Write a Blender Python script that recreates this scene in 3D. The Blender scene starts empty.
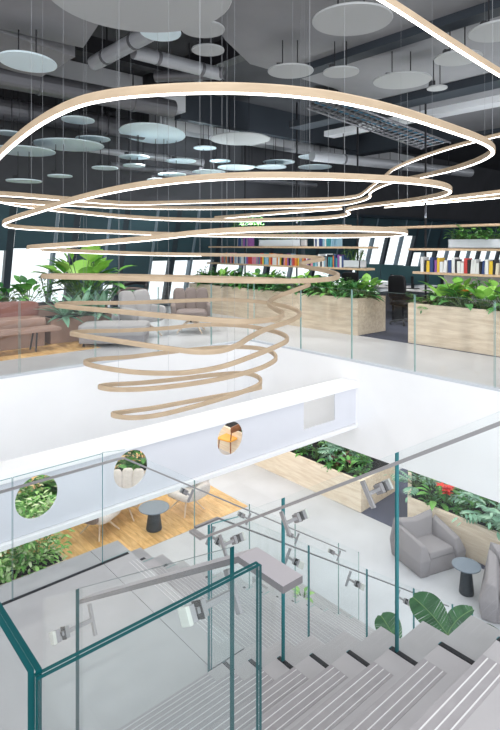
import bpy, math, random
from mathutils import Vector, Matrix
R = random.Random(7)
C = bpy.context.scene.collection
# ---------------------------------------------------------------- geometry of the place
# world: X runs along the left slab edge, Y along the right slab edge, z up, lower floor z = 0
EYE = 5.42
RT = Vector((.7557, -.6551, 0)); FW = Vector((.6551, .7557, 0))
F = 547.0; HY = 245.0
YAW = -math.atan2(.6551, .7557)
def PD(px, py, D):                      # survey point: bearing, elevation, depth
    p = RT * ((px-250)/F*D) + FW*D
    return Vector((p.x, p.y, EYE - (py-HY)/F*D))
def G(px, py, e): return PD(px, py, e*F/(py-HY))
def Z(e): return EYE - e
ZU = Z(1.8)                             # upper floor
ZC = Z(-3.6)                            # ceiling

# ---------------------------------------------------------------- mesh builder
class MB:
    def __init__(s): s.v=[]; s.f=[]; s.m=[]
    def add(s, vs, fs, mi=0):
        o=len(s.v); s.v += [tuple(v) for v in vs]
        for f in fs: s.f.append([o+i for i in f]); s.m.append(mi)
    def box(s, x0,x1,y0,y1,z0,z1, mi=0, M=None):
        vs=[Vector((x,y,z)) for z in (z0,z1) for y in (y0,y1) for x in (x0,x1)]
        if M is not None: vs=[M@v for v in vs]
        s.add(vs,[(0,2,3,1),(4,5,7,6),(0,1,5,4),(2,6,7,3),(0,4,6,2),(1,3,7,5)],mi); return s
    def prism(s, poly, axis, a, b, mi=0, side=None):   # poly in the plane normal to axis, counted as (p,q)
        n=len(poly)
        def mk(p,t):
            if axis=='z': return (p[0],p[1],t)
            if axis=='y': return (p[0],t,p[1])
            return (t,p[0],p[1])
        vs=[mk(p,a) for p in poly]+[mk(p,b) for p in poly]
        s.add(vs,[list(range(n))[::-1],[n+i for i in range(n)]],mi)
        s.add(vs,[(i,(i+1)%n,n+(i+1)%n,n+i) for i in range(n)],mi if side is None else side); return s
    def tube(s, pts, r, seg=8, mi=0, cap=True, r2=None):
        pts=[Vector(p) for p in pts]; n=len(pts); rings=[]
        for i,p in enumerate(pts):
            t=(pts[min(i+1,n-1)]-pts[max(i-1,0)]).normalized()
            up=Vector((0,0,1)) if abs(t.z)<.95 else Vector((1,0,0))
            a=t.cross(up).normalized(); b=a.cross(t)
            rr=r if r2 is None else r+(r2-r)*i/max(1,n-1)
            rings.append([p+a*rr*math.cos(2*math.pi*k/seg)+b*rr*math.sin(2*math.pi*k/seg) for k in range(seg)])
        vs=[v for rg in rings for v in rg]; fs=[]
        for i in range(n-1):
            for k in range(seg): fs.append((i*seg+k,i*seg+(k+1)%seg,(i+1)*seg+(k+1)%seg,(i+1)*seg+k))
        if cap: fs+= [list(range(seg))[::-1],[(n-1)*seg+k for k in range(seg)]]
        s.add(vs,fs,mi); return s
    def lathe(s, prof, c=(0,0,0), seg=24, mi=0, sx=1, sy=1, rot=0):
        vs=[]; fs=[]; n=len(prof); cr,sr=math.cos(rot),math.sin(rot)
        for r,z in prof:
            for k in range(seg):
                a=2*math.pi*k/seg; x=r*math.cos(a)*sx; y=r*math.sin(a)*sy
                vs.append((c[0]+x*cr-y*sr,c[1]+x*sr+y*cr,c[2]+z))
        for i in range(n-1):
            for k in range(seg): fs.append((i*seg+k,i*seg+(k+1)%seg,(i+1)*seg+(k+1)%seg,(i+1)*seg+k))
        fs+=[list(range(seg))[::-1],[(n-1)*seg+k for k in range(seg)]]
        s.add(vs,fs,mi); return s
    def cushion(s, c, size, M=None, p=.35, nu=20, nv=12, mi=0, fn=None):
        vs=[]; fs=[]
        def sp(x,e): return math.copysign(abs(x)**e,x)
        for j in range(nv+1):
            ph=-math.pi/2+math.pi*j/nv
            for i in range(nu):
                th=2*math.pi*i/nu+math.pi/nu
                v=Vector((sp(math.cos(ph),p)*sp(math.cos(th),p)*size[0]/2, sp(math.cos(ph),p)*sp(math.sin(th),p)*size[1]/2, sp(math.sin(ph),p)*size[2]/2))
                if fn: v=fn(v)
                if M is not None: v=M@v
                vs.append(v+Vector(c))
        for j in range(nv):
            for i in range(nu): fs.append((j*nu+i,j*nu+(i+1)%nu,(j+1)*nu+(i+1)%nu,(j+1)*nu+i))
        s.add(vs,fs,mi); return s
    def leaf(s, b, d, L, W, bend=.5, fold=.25, mi=0, n=4, up=None):
        d=Vector(d).normalized(); up=Vector((0,0,1)) if up is None else Vector(up)
        side=d.cross(up)
        if side.length<.05: side=Vector((1,0,0)).cross(d)
        side.normalize(); nor=side.cross(d).normalized()
        vs=[]; p=Vector(b); dd=d.copy(); 
        for i in range(n+1):
            t=i/n; w=W*.5*math.sin(math.pi*(t**.8))**.8 if 0<t<1 else 0.004
            nn=side.cross(dd).normalized()
            vs += [p-side*w+nn*w*fold, p.copy(), p+side*w+nn*w*fold]
            dd=(dd-Vector((0,0,1))*bend/n).normalized(); p=p+dd*L/n
        fs=[]
        for i in range(n):
            a=i*3; fs+=[(a,a+1,a+4,a+3),(a+1,a+2,a+5,a+4)]
        s.add(vs,fs,mi); return s
    def build(s, name, mats, parent=None, smooth=False, bevel=0, bseg=2):
        me=bpy.data.meshes.new(name); me.from_pydata(s.v,[],s.f)
        if not isinstance(mats,(list,tuple)): mats=[mats]
        for m in mats: me.materials.append(m)
        me.polygons.foreach_set('material_index', s.m)
        if smooth: me.polygons.foreach_set('use_smooth',[True]*len(s.f))
        me.update()
        o=bpy.data.objects.new(name,me); C.objects.link(o)
        if parent is not None: o.parent=parent
        if bevel:
            b=o.modifiers.new('bevel','BEVEL'); b.width=bevel; b.segments=bseg; b.limit_method='ANGLE'
        return o
def tag(o, label, cat, group=None, kind=None):
    o['label']=label; o['category']=cat
    if group: o['group']=group
    if kind: o['kind']=kind
    return o
def struct(o, label=None):
    o['kind']='structure'
    if label: o['label']=label
    return o
def thing(name, label, cat, loc=(0,0,0), rz=0, group=None):
    o=bpy.data.objects.new(name,None); C.objects.link(o); o.empty_display_size=.1
    o.location=loc; o.rotation_euler=(0,0,rz); return tag(o,label,cat,group)
def copy_tree(o, parent=None, loc=None, rz=None, label=None, group=None):
    c=o.copy(); C.objects.link(c)
    if parent is not None: c.parent=parent
    if loc is not None: c.location=loc
    if rz is not None: c.rotation_euler=(0,0,rz)
    if label: c['label']=label
    if group: c['group']=group
    for ch in list(o.children): copy_tree(ch,c)
    return c

# ---------------------------------------------------------------- materials
def new(name):
    m=bpy.data.materials.new(name); m.use_nodes=True; nt=m.node_tree
    return m,nt,nt.nodes['Principled BSDF']
def mat(name, col, rough=.6, metal=0, spec=.4, noise=0, nscale=8, bump=0, bscale=60, emit=None, es=0):
    m,nt,b=new(name)
    b.inputs['Base Color'].default_value=(*col,1); b.inputs['Roughness'].default_value=rough
    b.inputs['Metallic'].default_value=metal; b.inputs['Specular IOR Level'].default_value=spec
    tc=nt.nodes.new('ShaderNodeTexCoord')
    if noise:
        n=nt.nodes.new('ShaderNodeTexNoise'); n.inputs['Scale'].default_value=nscale; n.inputs['Detail'].default_value=5
        nt.links.new(tc.outputs['Object'],n.inputs['Vector'])
        r=nt.nodes.new('ShaderNodeValToRGB')
        r.color_ramp.elements[0].position=.3; r.color_ramp.elements[1].position=.7
        r.color_ramp.elements[0].color=(*[max(0,c*(1-noise)) for c in col],1)
        r.color_ramp.elements[1].color=(*[min(1,c*(1+noise)) for c in col],1)
        nt.links.new(n.outputs['Fac'],r.inputs['Fac']); nt.links.new(r.outputs['Color'],b.inputs['Base Color'])
    if bump:
        n2=nt.nodes.new('ShaderNodeTexNoise'); n2.inputs['Scale'].default_value=bscale
        nt.links.new(tc.outputs['Object'],n2.inputs['Vector'])
        bp=nt.nodes.new('ShaderNodeBump'); bp.inputs['Strength'].default_value=bump; bp.inputs['Distance'].default_value=.01
        nt.links.new(n2.outputs['Fac'],bp.inputs['Height']); nt.links.new(bp.outputs['Normal'],b.inputs['Normal'])
    if emit: b.inputs['Emission Color'].default_value=(*emit,1); b.inputs['Emission Strength'].default_value=es
    return m
def wood(name, c1, c2, scale=(1,1,1), rough=.5, plank=None, rot=0):
    m,nt,b=new(name); b.inputs['Roughness'].default_value=rough; b.inputs['Specular IOR Level'].default_value=.3
    tc=nt.nodes.new('ShaderNodeTexCoord'); mp=nt.nodes.new('ShaderNodeMapping'); mp.inputs['Scale'].default_value=scale
    nt.links.new(tc.outputs['Object'],mp.inputs['Vector'])
    n=nt.nodes.new('ShaderNodeTexNoise'); n.inputs['Scale'].default_value=3; n.inputs['Detail'].default_value=8; n.inputs['Distortion'].default_value=.6
    nt.links.new(mp.outputs['Vector'],n.inputs['Vector'])
    r=nt.nodes.new('ShaderNodeValToRGB'); r.color_ramp.elements[0].position=.32; r.color_ramp.elements[1].position=.68
    r.color_ramp.elements[0].color=(*c1,1); r.color_ramp.elements[1].color=(*c2,1)
    nt.links.new(n.outputs['Fac'],r.inputs['Fac']); out=r.outputs['Color']
    if plank:
        mp2=nt.nodes.new('ShaderNodeMapping'); mp2.inputs['Rotation'].default_value=(0,0,rot)
        nt.links.new(tc.outputs['Object'],mp2.inputs['Vector'])
        br=nt.nodes.new('ShaderNodeTexBrick'); br.inputs['Scale'].default_value=1
        br.inputs['Brick Width'].default_value=plank[0]; br.inputs['Row Height'].default_value=plank[1]; br.inputs['Mortar Size'].default_value=plank[2]
        br.inputs['Color1'].default_value=(.8,.78,.74,1); br.inputs['Color2'].default_value=(1.1,1.08,1.05,1); br.inputs['Mortar'].default_value=(.62,.55,.5,1)
        nt.links.new(mp2.outputs['Vector'],br.inputs['Vector'])
        mx=nt.nodes.new('ShaderNodeMix'); mx.data_type='RGBA'; mx.blend_type='MULTIPLY'; mx.inputs['Factor'].default_value=.8
        nt.links.new(out,mx.inputs[6]); nt.links.new(br.outputs['Color'],mx.inputs[7]); out=mx.outputs[2]
    nt.links.new(out,b.inputs['Base Color']); return m
def tiles(name, col, w, h, mort=.004, mcol=.75, rough=.35, noise=.06, rot=0):
    m,nt,b=new(name); b.inputs['Roughness'].default_value=rough; b.inputs['Specular IOR Level'].default_value=.35
    tc=nt.nodes.new('ShaderNodeTexCoord'); mp=nt.nodes.new('ShaderNodeMapping'); mp.inputs['Rotation'].default_value=(0,0,rot)
    nt.links.new(tc.outputs['Object'],mp.inputs['Vector'])
    br=nt.nodes.new('ShaderNodeTexBrick'); br.inputs['Scale'].default_value=1; br.inputs['Brick Width'].default_value=w
    br.inputs['Row Height'].default_value=h; br.inputs['Mortar Size'].default_value=mort; br.inputs['Mortar Smooth'].default_value=.1
    br.inputs['Color1'].default_value=(*col,1); br.inputs['Color2'].default_value=(*[c*.96 for c in col],1); br.inputs['Mortar'].default_value=(*[c*mcol for c in col],1)
    nt.links.new(mp.outputs['Vector'],br.inputs['Vector'])
    n=nt.nodes.new('ShaderNodeTexNoise'); n.inputs['Scale'].default_value=1.3; n.inputs['Detail'].default_value=6
    nt.links.new(tc.outputs['Object'],n.inputs['Vector'])
    r=nt.nodes.new('ShaderNodeValToRGB'); r.color_ramp.elements[0].position=.3; r.color_ramp.elements[1].position=.7
    r.color_ramp.elements[0].color=(1-noise*2,)*3+(1,); r.color_ramp.elements[1].color=(1,1,1,1)
    nt.links.new(n.outputs['Fac'],r.inputs['Fac'])
    mx=nt.nodes.new('ShaderNodeMix'); mx.data_type='RGBA'; mx.blend_type='MULTIPLY'; mx.inputs['Factor'].default_value=1
    nt.links.new(br.outputs['Color'],mx.inputs[6]); nt.links.new(r.outputs['Color'],mx.inputs[7])
    nt.links.new(mx.outputs[2],b.inputs['Base Color']); return m
def leafmat(name, cols, rough=.45):
    m,nt,b=new(name); b.inputs['Roughness'].default_value=rough; b.inputs['Specular IOR Level'].default_value=.4
    g=nt.nodes.new('ShaderNodeNewGeometry'); r=nt.nodes.new('ShaderNodeValToRGB')
    els=r.color_ramp.elements
    els[0].color=(*cols[0],1); els[1].color=(*cols[-1],1)
    for i,c in enumerate(cols[1:-1]): e=els.new((i+1)/(len(cols)-1)); e.color=(*c,1)
    nt.links.new(g.outputs['Random Per Island'],r.inputs['Fac'])
    nt.links.new(r.outputs['Color'],b.inputs['Base Color']); return m
def glassmat(name, tint, refl=1.0):
    m=bpy.data.materials.new(name); m.use_nodes=True; nt=m.node_tree; nt.nodes.remove(nt.nodes['Principled BSDF'])
    out=nt.nodes['Material Output']; t=nt.nodes.new('ShaderNodeBsdfTransparent'); t.inputs['Color'].default_value=(*tint,1)
    g=nt.nodes.new('ShaderNodeBsdfGlossy'); g.inputs['Roughness'].default_value=.02; g.inputs['Color'].default_value=(refl,refl,refl,1)
    fr=nt.nodes.new('ShaderNodeLayerWeight'); fr.inputs['Blend'].default_value=.5
    pw=nt.nodes.new('ShaderNodeMath'); pw.operation='POWER'; pw.inputs[1].default_value=4.5; nt.links.new(fr.outputs['Facing'],pw.inputs[0])
    ma=nt.nodes.new('ShaderNodeMath'); ma.operation='MULTIPLY_ADD'; ma.inputs[1].default_value=.55; ma.inputs[2].default_value=.022; nt.links.new(pw.outputs[0],ma.inputs[0])
    mx=nt.nodes.new('ShaderNodeMixShader'); nt.links.new(ma.outputs[0],mx.inputs['Fac'])
    nt.links.new(t.outputs[0],mx.inputs[1]); nt.links.new(g.outputs[0],mx.inputs[2]); nt.links.new(mx.outputs[0],out.inputs['Surface'])
    return m
M={}
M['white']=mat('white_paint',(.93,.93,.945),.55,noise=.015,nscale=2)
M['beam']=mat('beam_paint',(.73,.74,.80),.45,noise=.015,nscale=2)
M['concrete']=tiles('pale_concrete_floor',(.60,.62,.66),1.6,1.2,.004,.93,.4,.07)
M['upfloor']=tiles('upper_floor_tiles',(.60,.60,.62),1.6,.8,.006,.85,.3,.06)
M['carpet']=mat('navy_carpet',(.10,.11,.16),.95,noise=.2,nscale=30,bump=.3,bscale=200)
M['darkfloor']=mat('dark_carpet_upper',(.045,.05,.085),.95,noise=.2,nscale=30)
M['oakfloor']=wood('oak_floor',(.62,.36,.13),(.86,.58,.27),(6,1.2,1),.4,(1.6,.16,.004),math.pi/2)
M['planter']=wood('pale_ash_panel',(.62,.49,.36),(.80,.68,.53),(6,.7,6),.5)
M['planter2']=wood('pale_ash_panel_low',(.74,.62,.48),(.90,.80,.66),(6,.7,6),.5)
M['ring']=wood('bent_ash',(.40,.30,.205),(.47,.36,.25),(2,2,6),.5)
M['led']=mat('led_diffuser',(.95,.95,.95),.4,emit=(1,.97,.93),es=4.5)
M['wire']=mat('steel_wire',(.55,.56,.58),.4,metal=.3)
M['wired']=mat('thin_dark_wire',(.30,.31,.33),.5)
M['tread']=mat('tread_stone',(.43,.41,.42),.42,noise=.05,nscale=5,bump=0)
M['treadband']=mat('tread_band',(.34,.32,.33),.5,noise=.06,nscale=20)
M['strip']=mat('nosing_insert',(.72,.70,.71),.35)
M['strip2']=mat('nosing_insert_soft',(.60,.58,.59),.4)
M['band2']=mat('tread_band_soft',(.385,.37,.38),.5)
M['seatstone']=mat('landing_stone',(.44,.435,.445),.4,noise=.05,nscale=4)
M['slot']=mat('black_channel',(.012,.013,.018),.5)
M['glass']=glassmat('clear_glass',(.975,.99,.99))
M['glassfar']=glassmat('clear_glass_upper',(.97,.98,.98),.9)
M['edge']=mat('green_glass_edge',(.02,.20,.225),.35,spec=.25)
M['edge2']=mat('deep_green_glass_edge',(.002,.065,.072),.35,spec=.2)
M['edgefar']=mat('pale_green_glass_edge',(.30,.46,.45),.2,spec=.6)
M['steel']=mat('brushed_steel',(.34,.33,.34),.4,metal=.5)
M['rail']=mat('flat_rail_top',(.42,.39,.41),.4,metal=.1)
M['railside']=mat('flat_rail_side',(.19,.18,.19),.4,metal=.3)
M['pad']=mat('clamp_pad',(.56,.57,.53),.4)
M['dark']=mat('black_metal',(.018,.018,.022),.45,metal=.2)
M['ceil']=mat('dark_ceiling',(.055,.057,.066),.8,noise=.15,nscale=1)
M['ceilgrey']=mat('grey_soffit',(.23,.23,.245),.8,noise=.08,nscale=1.2)
M['ceilpale']=mat('pale_soffit',(.62,.63,.66),.7)
M['ceilblue']=mat('blue_black_soffit',(.03,.038,.05),.7)
M['duct']=mat('grey_duct',(.15,.15,.165),.4,metal=.5)
M['ductpale']=mat('pale_duct',(.40,.41,.44),.4,metal=.3)
M['disc']=mat('acoustic_disc',(.70,.82,.88),.6)
M['discg']=mat('acoustic_disc_grey',(.40,.41,.42),.7)
M['blind']=mat('teal_roller_blind',(.035,.075,.095),.6,noise=.12,nscale=.8)
M['mull']=mat('dark_window_frame',(.03,.045,.06),.4)
M['mullw']=mat('grey_window_frame',(.16,.22,.27),.4)
M['shelf']=wood('shelf_oak',(.55,.38,.25),(.70,.52,.36),(1,6,6),.5)
M['boxgrey']=mat('pale_grey_trough',(.60,.63,.68),.6)
M['soil']=mat('dark_soil',(.018,.018,.02),.95,bump=.6,bscale=80)
M['fabric']=mat('grey_upholstery',(.30,.285,.30),.9,noise=.06,nscale=60,bump=.25,bscale=300)
M['fabricl']=mat('light_grey_upholstery',(.40,.385,.39),.9,noise=.05,nscale=40,bump=.2,bscale=200)
M['taupe']=mat('taupe_upholstery',(.23,.185,.175),.9,noise=.06,nscale=40)
M['cream']=mat('cream_upholstery',(.66,.62,.60),.9,noise=.08,nscale=25)
M['brown']=mat('brown_upholstery',(.14,.10,.09),.85)
M['rust']=mat('rust_leather',(.27,.12,.10),.5,noise=.15,nscale=5)
M['peach']=mat('rose_leather',(.36,.235,.19),.5,noise=.12,nscale=5)
M['beech']=wood('pale_beech',(.62,.48,.36),(.78,.64,.50),(4,4,1),.5)
M['tablegrey']=mat('blue_grey_lacquer',(.17,.21,.26),.45)
M['tablebase']=mat('charcoal_lacquer',(.035,.045,.055),.5)
M['orange']=mat('orange_seat',(.85,.42,.08),.5)
M['walnut']=wood('walnut',(.20,.08,.04),(.34,.15,.08),(2,2,8),.4)
M['leafd']=leafmat('dark_leaf',[(.018,.08,.025),(.035,.15,.04),(.07,.25,.06),(.15,.38,.09)])
M['leafm']=leafmat('mid_leaf',[(.02,.10,.03),(.05,.22,.05),(.13,.36,.08),(.22,.48,.10)])
M['leafl']=leafmat('light_leaf',[(.05,.20,.04),(.16,.42,.09),(.35,.62,.20),(.70,.80,.55)])
M['leafs']=leafmat('silver_leaf',[(.10,.24,.16),(.20,.40,.27),(.36,.55,.40)])
M['leafy']=leafmat('lime_leaf',[(.08,.30,.04),(.22,.50,.08),(.34,.60,.12)])
M['leafb']=leafmat('banana_leaf',[(.015,.075,.025),(.03,.12,.04),(.045,.15,.05)],.35)
M['leafr']=leafmat('burgundy_leaf',[(.07,.015,.02),(.14,.03,.03),(.05,.08,.03)])
M['stem']=mat('green_stem',(.10,.18,.06),.7)
M['flor']=leafmat('orange_flower',[(.80,.20,.04),(.9,.33,.05)])
M['flred']=leafmat('red_flower',[(.65,.03,.03),(.8,.08,.05)])
M['screen']=mat('dark_teal_plastic',(.035,.085,.10),.35)
M['deskw']=mat('white_desk',(.70,.70,.71),.5)

# ---------------------------------------------------------------- room shell
def slab(name, x0,x1,y0,y1,z0,z1,m): return struct(MB().box(x0,x1,y0,y1,z0,z1).build(name,m))
slab('floor',-9,36,-6,16,-.2,0,M['concrete'])
slab('floor',-9,7.4,8.6,15.9,0,.006,M['oakfloor'])
slab('floor',8.94,36,-6,7.6,0,.006,M['carpet'])
slab('floor',6.81,8.75,-6,15.9,ZU-.02,ZU,M['upfloor'])
slab('floor',8.75,36,-6,12.6,ZU-.02,ZU+.004,M['darkfloor'])
slab('floor',8.75,36,12.6,15.9,ZU-.02,ZU,M['upfloor'])
slab('floor',-9,6.81,7.85,15.9,ZU-.02,ZU,M['upfloor'])
slab('floor',-9,4.3,8.95,12,ZU,ZU+.006,M['oakfloor'])
ZS=Z(3.2)
slab('wall_right',6.79,36,-6,16,ZS,ZU-.02,M['white'])
slab('wall_left',-9,6.79,7.83,16,ZS,ZU-.02,M['white'])
# ceiling left open above the camera to let light into the void
struct(MB().prism([(-9,16),(36,16),(36,-6),(6.2,-6),(6.2,1.5),(-9,8.0)],'z',ZC,ZC+.2).build('ceiling',M['ceil']))
slab('wall_far',35.8,36,-6,16,0,ZC,M['ceilblue'])
# lower level glazing line at the back
for i,x in enumerate([-8.9,-7.4,-5.9,-4.4,-2.9,-1.4,.1,1.6,3.1,4.6,6.1,7.6,9.1,10.6,12.1,13.6,15.1,16.6,18.1]):
    struct(MB().box(x,x+.07,15.7,15.8,0,ZS).build('trim_lower_window_post',M['mullw']))
# ---------------------------------------------------------------- sloping facade of the upper level
Y0=13.8; LEAN=.27; 
def fy(z): return Y0-LEAN*(z-ZU)
def fx(px):
    u=(px-250)/F; return Y0*(.7557*u+.6551)/(.7557-.6551*u)
def slant(mb, x0,x1,z0,z1,t0,t1,mi=0):
    vs=[]
    for z in (z0,z1):
        for t in (t0,t1):
            for x in (x0,x1): vs.append((x,fy(z)+t,z))
    mb.add(vs,[(0,2,3,1),(4,5,7,6),(0,1,5,4),(2,6,7,3),(0,4,6,2),(1,3,7,5)],mi)
bays=[(-70,-36,.1),(-36,3,.1),(3,47,.05),(47,66,.05),(66,98,1.6),(98,114,1.0),(114,144,1.6),(144,165,.42),(165,184,.42),(184,208,.42),
      (208,236,.5),(236,262,.5),(262,286,.45),(286,308,.5),(308,328,.3),(328,346,1.2),(346,362,-.35),(362,377,-.38),(377,391,-.4),(391,404,-.42),(404,416,.3),
      (416,428,.3),(428,440,.12),(440,451,.12),(451,462,.12),(462,472,.12),(472,482,.12),(482,492,.12),(492,502,.12)]
zt=ZC-.02
bh=MB(); slant(bh,-9,35,Z(-1.15),zt,-.30,-.06); struct(bh.build('wall_back',M['ceil']))
MB_h=MB(); slant(MB_h,-9,35,Z(-1.05),Z(-1.15),-.34,-.06); struct(MB_h.build('trim_window_head',M['mull']))
for i,(a,b,eb) in enumerate(bays):
    xa,xb=fx(a),fx(b); thick=.16 if i%2==0 else .07
    mb=MB(); slant(mb,xa-thick/2,xa+thick/2,ZU,zt,-.05,.12)
    w=struct(mb.build('window_%d'%(i+1),M['mull'] if i%2==0 else M['mullw']))
    g=MB(); slant(g,xa+thick/2,xb,ZU+.1,zt,.03,.045); g.build('pane',M['glass'],w)
    s_=MB(); slant(s_,xa,xb,ZU,ZU+.1,-.05,.12); s_.build('sill',M['mullw'],w)
    bl=MB(); slant(bl,xa+thick/2+.01,xb-.05,Z(eb),zt,-.045,-.03); 
    slant(bl,xa+thick/2+.01,xb-.05,Z(eb)-.03,Z(eb),-.05,-.02)
    o=bl.build('roller_blind',M['blind'])
    if eb<-.2: l='dark teal roller blind drawn high over the bright windows behind the desks'
    elif eb>1: l='dark teal roller blind drawn nearly to the floor behind the lounge plants'
    elif b<=70: l='dark teal roller blind over the wide bright window at far left'
    elif b<=210: l='dark teal roller blind half drawn behind the two lounge armchairs'
    elif b<=350: l='dark teal roller blind behind the middle hanging bookshelf'
    else: l='dark teal roller blind behind the right hanging bookshelf'
    tag(o,l,'blind','dark teal roller blinds along the slanted windows')
slab('wall_glazing_sill',-9,fx(-70),13.9,14.0,ZU,ZC,M['mull'])

# ---------------------------------------------------------------- white castellated beam with round holes
t=thing('perforated_beam','long white beam with three round holes and one square hole crossing the void','beam',(0,0,0))
def plate_with_holes(x0,x1,z0,z1,ya,yb,circles,rects):
    # columns of quads; circle cells made with a ring of quads out to a square
    mb=MB(); xs=[]; cells=[]
    for cx,cz,r in circles: cells.append(('c',cx-r*1.25,cx+r*1.25,cx,cz,r))
    for a,b,c,d in rects: cells.append(('r',a,b,c,d))
    cells.sort(key=lambda q:q[1]); x=x0
    def face(poly):
        n=len(poly); mb.add([(p[0],ya,p[1]) for p in poly],[list(range(n))]); mb.add([(p[0],yb,p[1]) for p in poly],[list(range(n))[::-1]])
    def wall(p,q): mb.add([(p[0],ya,p[1]),(q[0],ya,q[1]),(q[0],yb,q[1]),(p[0],yb,p[1])],[(0,1,2,3)])
    for c in cells:
        face([(x,z0),(c[1],z0),(c[1],z1),(x,z1)])
        if c[0]=='c':
            _,a,b,cx,cz,r=c; N=48; h=r*1.25
            face([(a,z0),(b,z0),(b,cz-h),(a,cz-h)]); face([(a,cz+h),(b,cz+h),(b,z1),(a,z1)])
            for k in range(N):
                def pr(k):
                    an=2*math.pi*k/N; ca,sa=math.cos(an),math.sin(an); m=max(abs(ca),abs(sa))
                    return (cx+r*ca,cz+r*sa),(cx+h*ca/m,cz+h*sa/m)
                (i0,o0),(i1,o1)=pr(k),pr(k+1); face([i0,o0,o1,i1]); wall(i0,i1)
        else:
            _,a,b,zc,zd=c
            face([(a,z0),(b,z0),(b,zc),(a,zc)]); face([(a,zd),(b,zd),(b,z1),(a,z1)])
            for p,q in (((a,zc),(b,zc)),((b,zc),(b,zd)),((b,zd),(a,zd)),((a,zd),(a,zc))): wall(p,q)
        x=c[2]
    face([(x,z0),(x1,z0),(x1,z1),(x,z1)]); return mb
BY=5.29
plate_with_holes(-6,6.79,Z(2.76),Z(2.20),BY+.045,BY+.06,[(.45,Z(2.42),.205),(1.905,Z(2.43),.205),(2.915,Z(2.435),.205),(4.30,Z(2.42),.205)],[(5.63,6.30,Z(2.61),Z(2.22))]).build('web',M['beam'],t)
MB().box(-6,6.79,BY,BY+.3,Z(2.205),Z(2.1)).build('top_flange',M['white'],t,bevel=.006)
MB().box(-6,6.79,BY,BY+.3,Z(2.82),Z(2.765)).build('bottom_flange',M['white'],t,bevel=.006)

# ---------------------------------------------------------------- staircases
RIS=.17; TR=.27
def nY(k): return 1.074+TR*k
def nE(k): return 1.68+RIS*k
st=thing('staircase','pale stone stair with white nosing strips descending from the lower right foreground','staircase',(0,0,0))
XG=2.33; XE=2.63; XL=.86
for k in range(0,8):
    y1=nY(k); y0=y1-TR-.03 if k else -1.5; z=Z(nE(k))
    tr=MB().box(XL,XE,y0,y1,z-RIS-.02,z).build('tread',M['tread'],st,bevel=.004)
    MB().box(XL+.2,2.19,y1-.115,y1-.003,z,z+.0016).build('nosing_band',M['treadband'],tr)
    for j in range(3):
        a=y1-.028-j*.036
        MB().box(XL+.2,2.185,a-.0023,a+.0023,z+.001,z+.0035).build('nosing_strip',M['strip'],tr)
    MB().box(XG-.014,XG+.014,max(y0+.02,y1-TR*.98),y1-.004,z,z+.003).build('glass_channel',M['slot'],tr)
MB().box(-2.5,.33,-1.5,3.2,Z(1.68)-.2,Z(1.68)).build('upper_landing',M['tread'],st)
MB().box(.33,XL,-1.5,1.0,Z(1.68)-.2,Z(1.68)).build('upper_landing',M['tread'],st)
# landing
ZL=Z(3.04)
ld=MB().box(.85,2.36,nY(7)-.02,5.15,ZL-.18,ZL).box(2.364,2.66,nY(7)-.02,5.15,ZL-.18,ZL).build('landing',M['seatstone'],st,bevel=.002)
MB().box(.85,2.63,4.85,4.885,ZL,ZL+.003).build('glass_channel',M['slot'],ld)
MB().box(2.33,2.66,3.115,3.145,ZL,ZL+.003).build('glass_channel',M['slot'],ld)
for j in range(3):
    a=2.66-.03-j*.036
    MB().box(a-.003,a+.003,3.3,4.72,ZL+.001,ZL+.004).build('nosing_strip',M['strip'],ld)
st2=thing('staircase','lower stair flight with black glass slots descending to the pale lobby floor','staircase',(0,0,0))
def lX(j): return 2.66+TR*j
def lE(j): return 3.04+RIS*j
for j in range(1,14):
    x1=lX(j); x0=x1-TR-.03; z=Z(lE(j)); ye=5.15 if j<11 else 6.1
    tr=MB().box(x0,x1,2.83,ye,z-RIS-.02,z).build('tread',M['tread'],st2,bevel=.004)
    y_b=4.72 if j<11 else 6.0
    MB().box(x1-.115,x1-.003,3.3,y_b,z,z+.0016).build('nosing_band',M['band2'],tr)
    for q in range(3):
        a=x1-.028-q*.036
        MB().box(a-.003,a+.003,3.3,y_b,z+.001,z+.004).build('nosing_strip',M['strip2'],tr)
    MB().box(x0+.07,x1-.07,4.93,4.96,z,z+.003).build('glass_channel',M['slot'],tr)
    MB().box(x0+.03,x1-.004,3.115,3.145,z,z+.003).build('glass_channel',M['slot'],tr)
MB().prism([(2.64,Z(3.2)),(6.0,0),(5.4,0),(2.64,Z(3.55))],'y',3.0,3.12).build('stringer',M['white'],st2)
MB().prism([(2.64,Z(3.2)),(6.0,0),(5.4,0),(2.64,Z(3.55))],'y',4.7,4.82).build('stringer',M['white'],st2)
MB().prism([(1.1,Z(2.0)),(3.0,Z(3.2)),(3.0,Z(3.5)),(1.1,Z(2.35))],'x',1.0,1.12).build('stringer',M['white'],st)
MB().prism([(1.1,Z(2.0)),(3.0,Z(3.2)),(3.0,Z(3.5)),(1.1,Z(2.35))],'x',2.4,2.52).build('stringer',M['white'],st)

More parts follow.
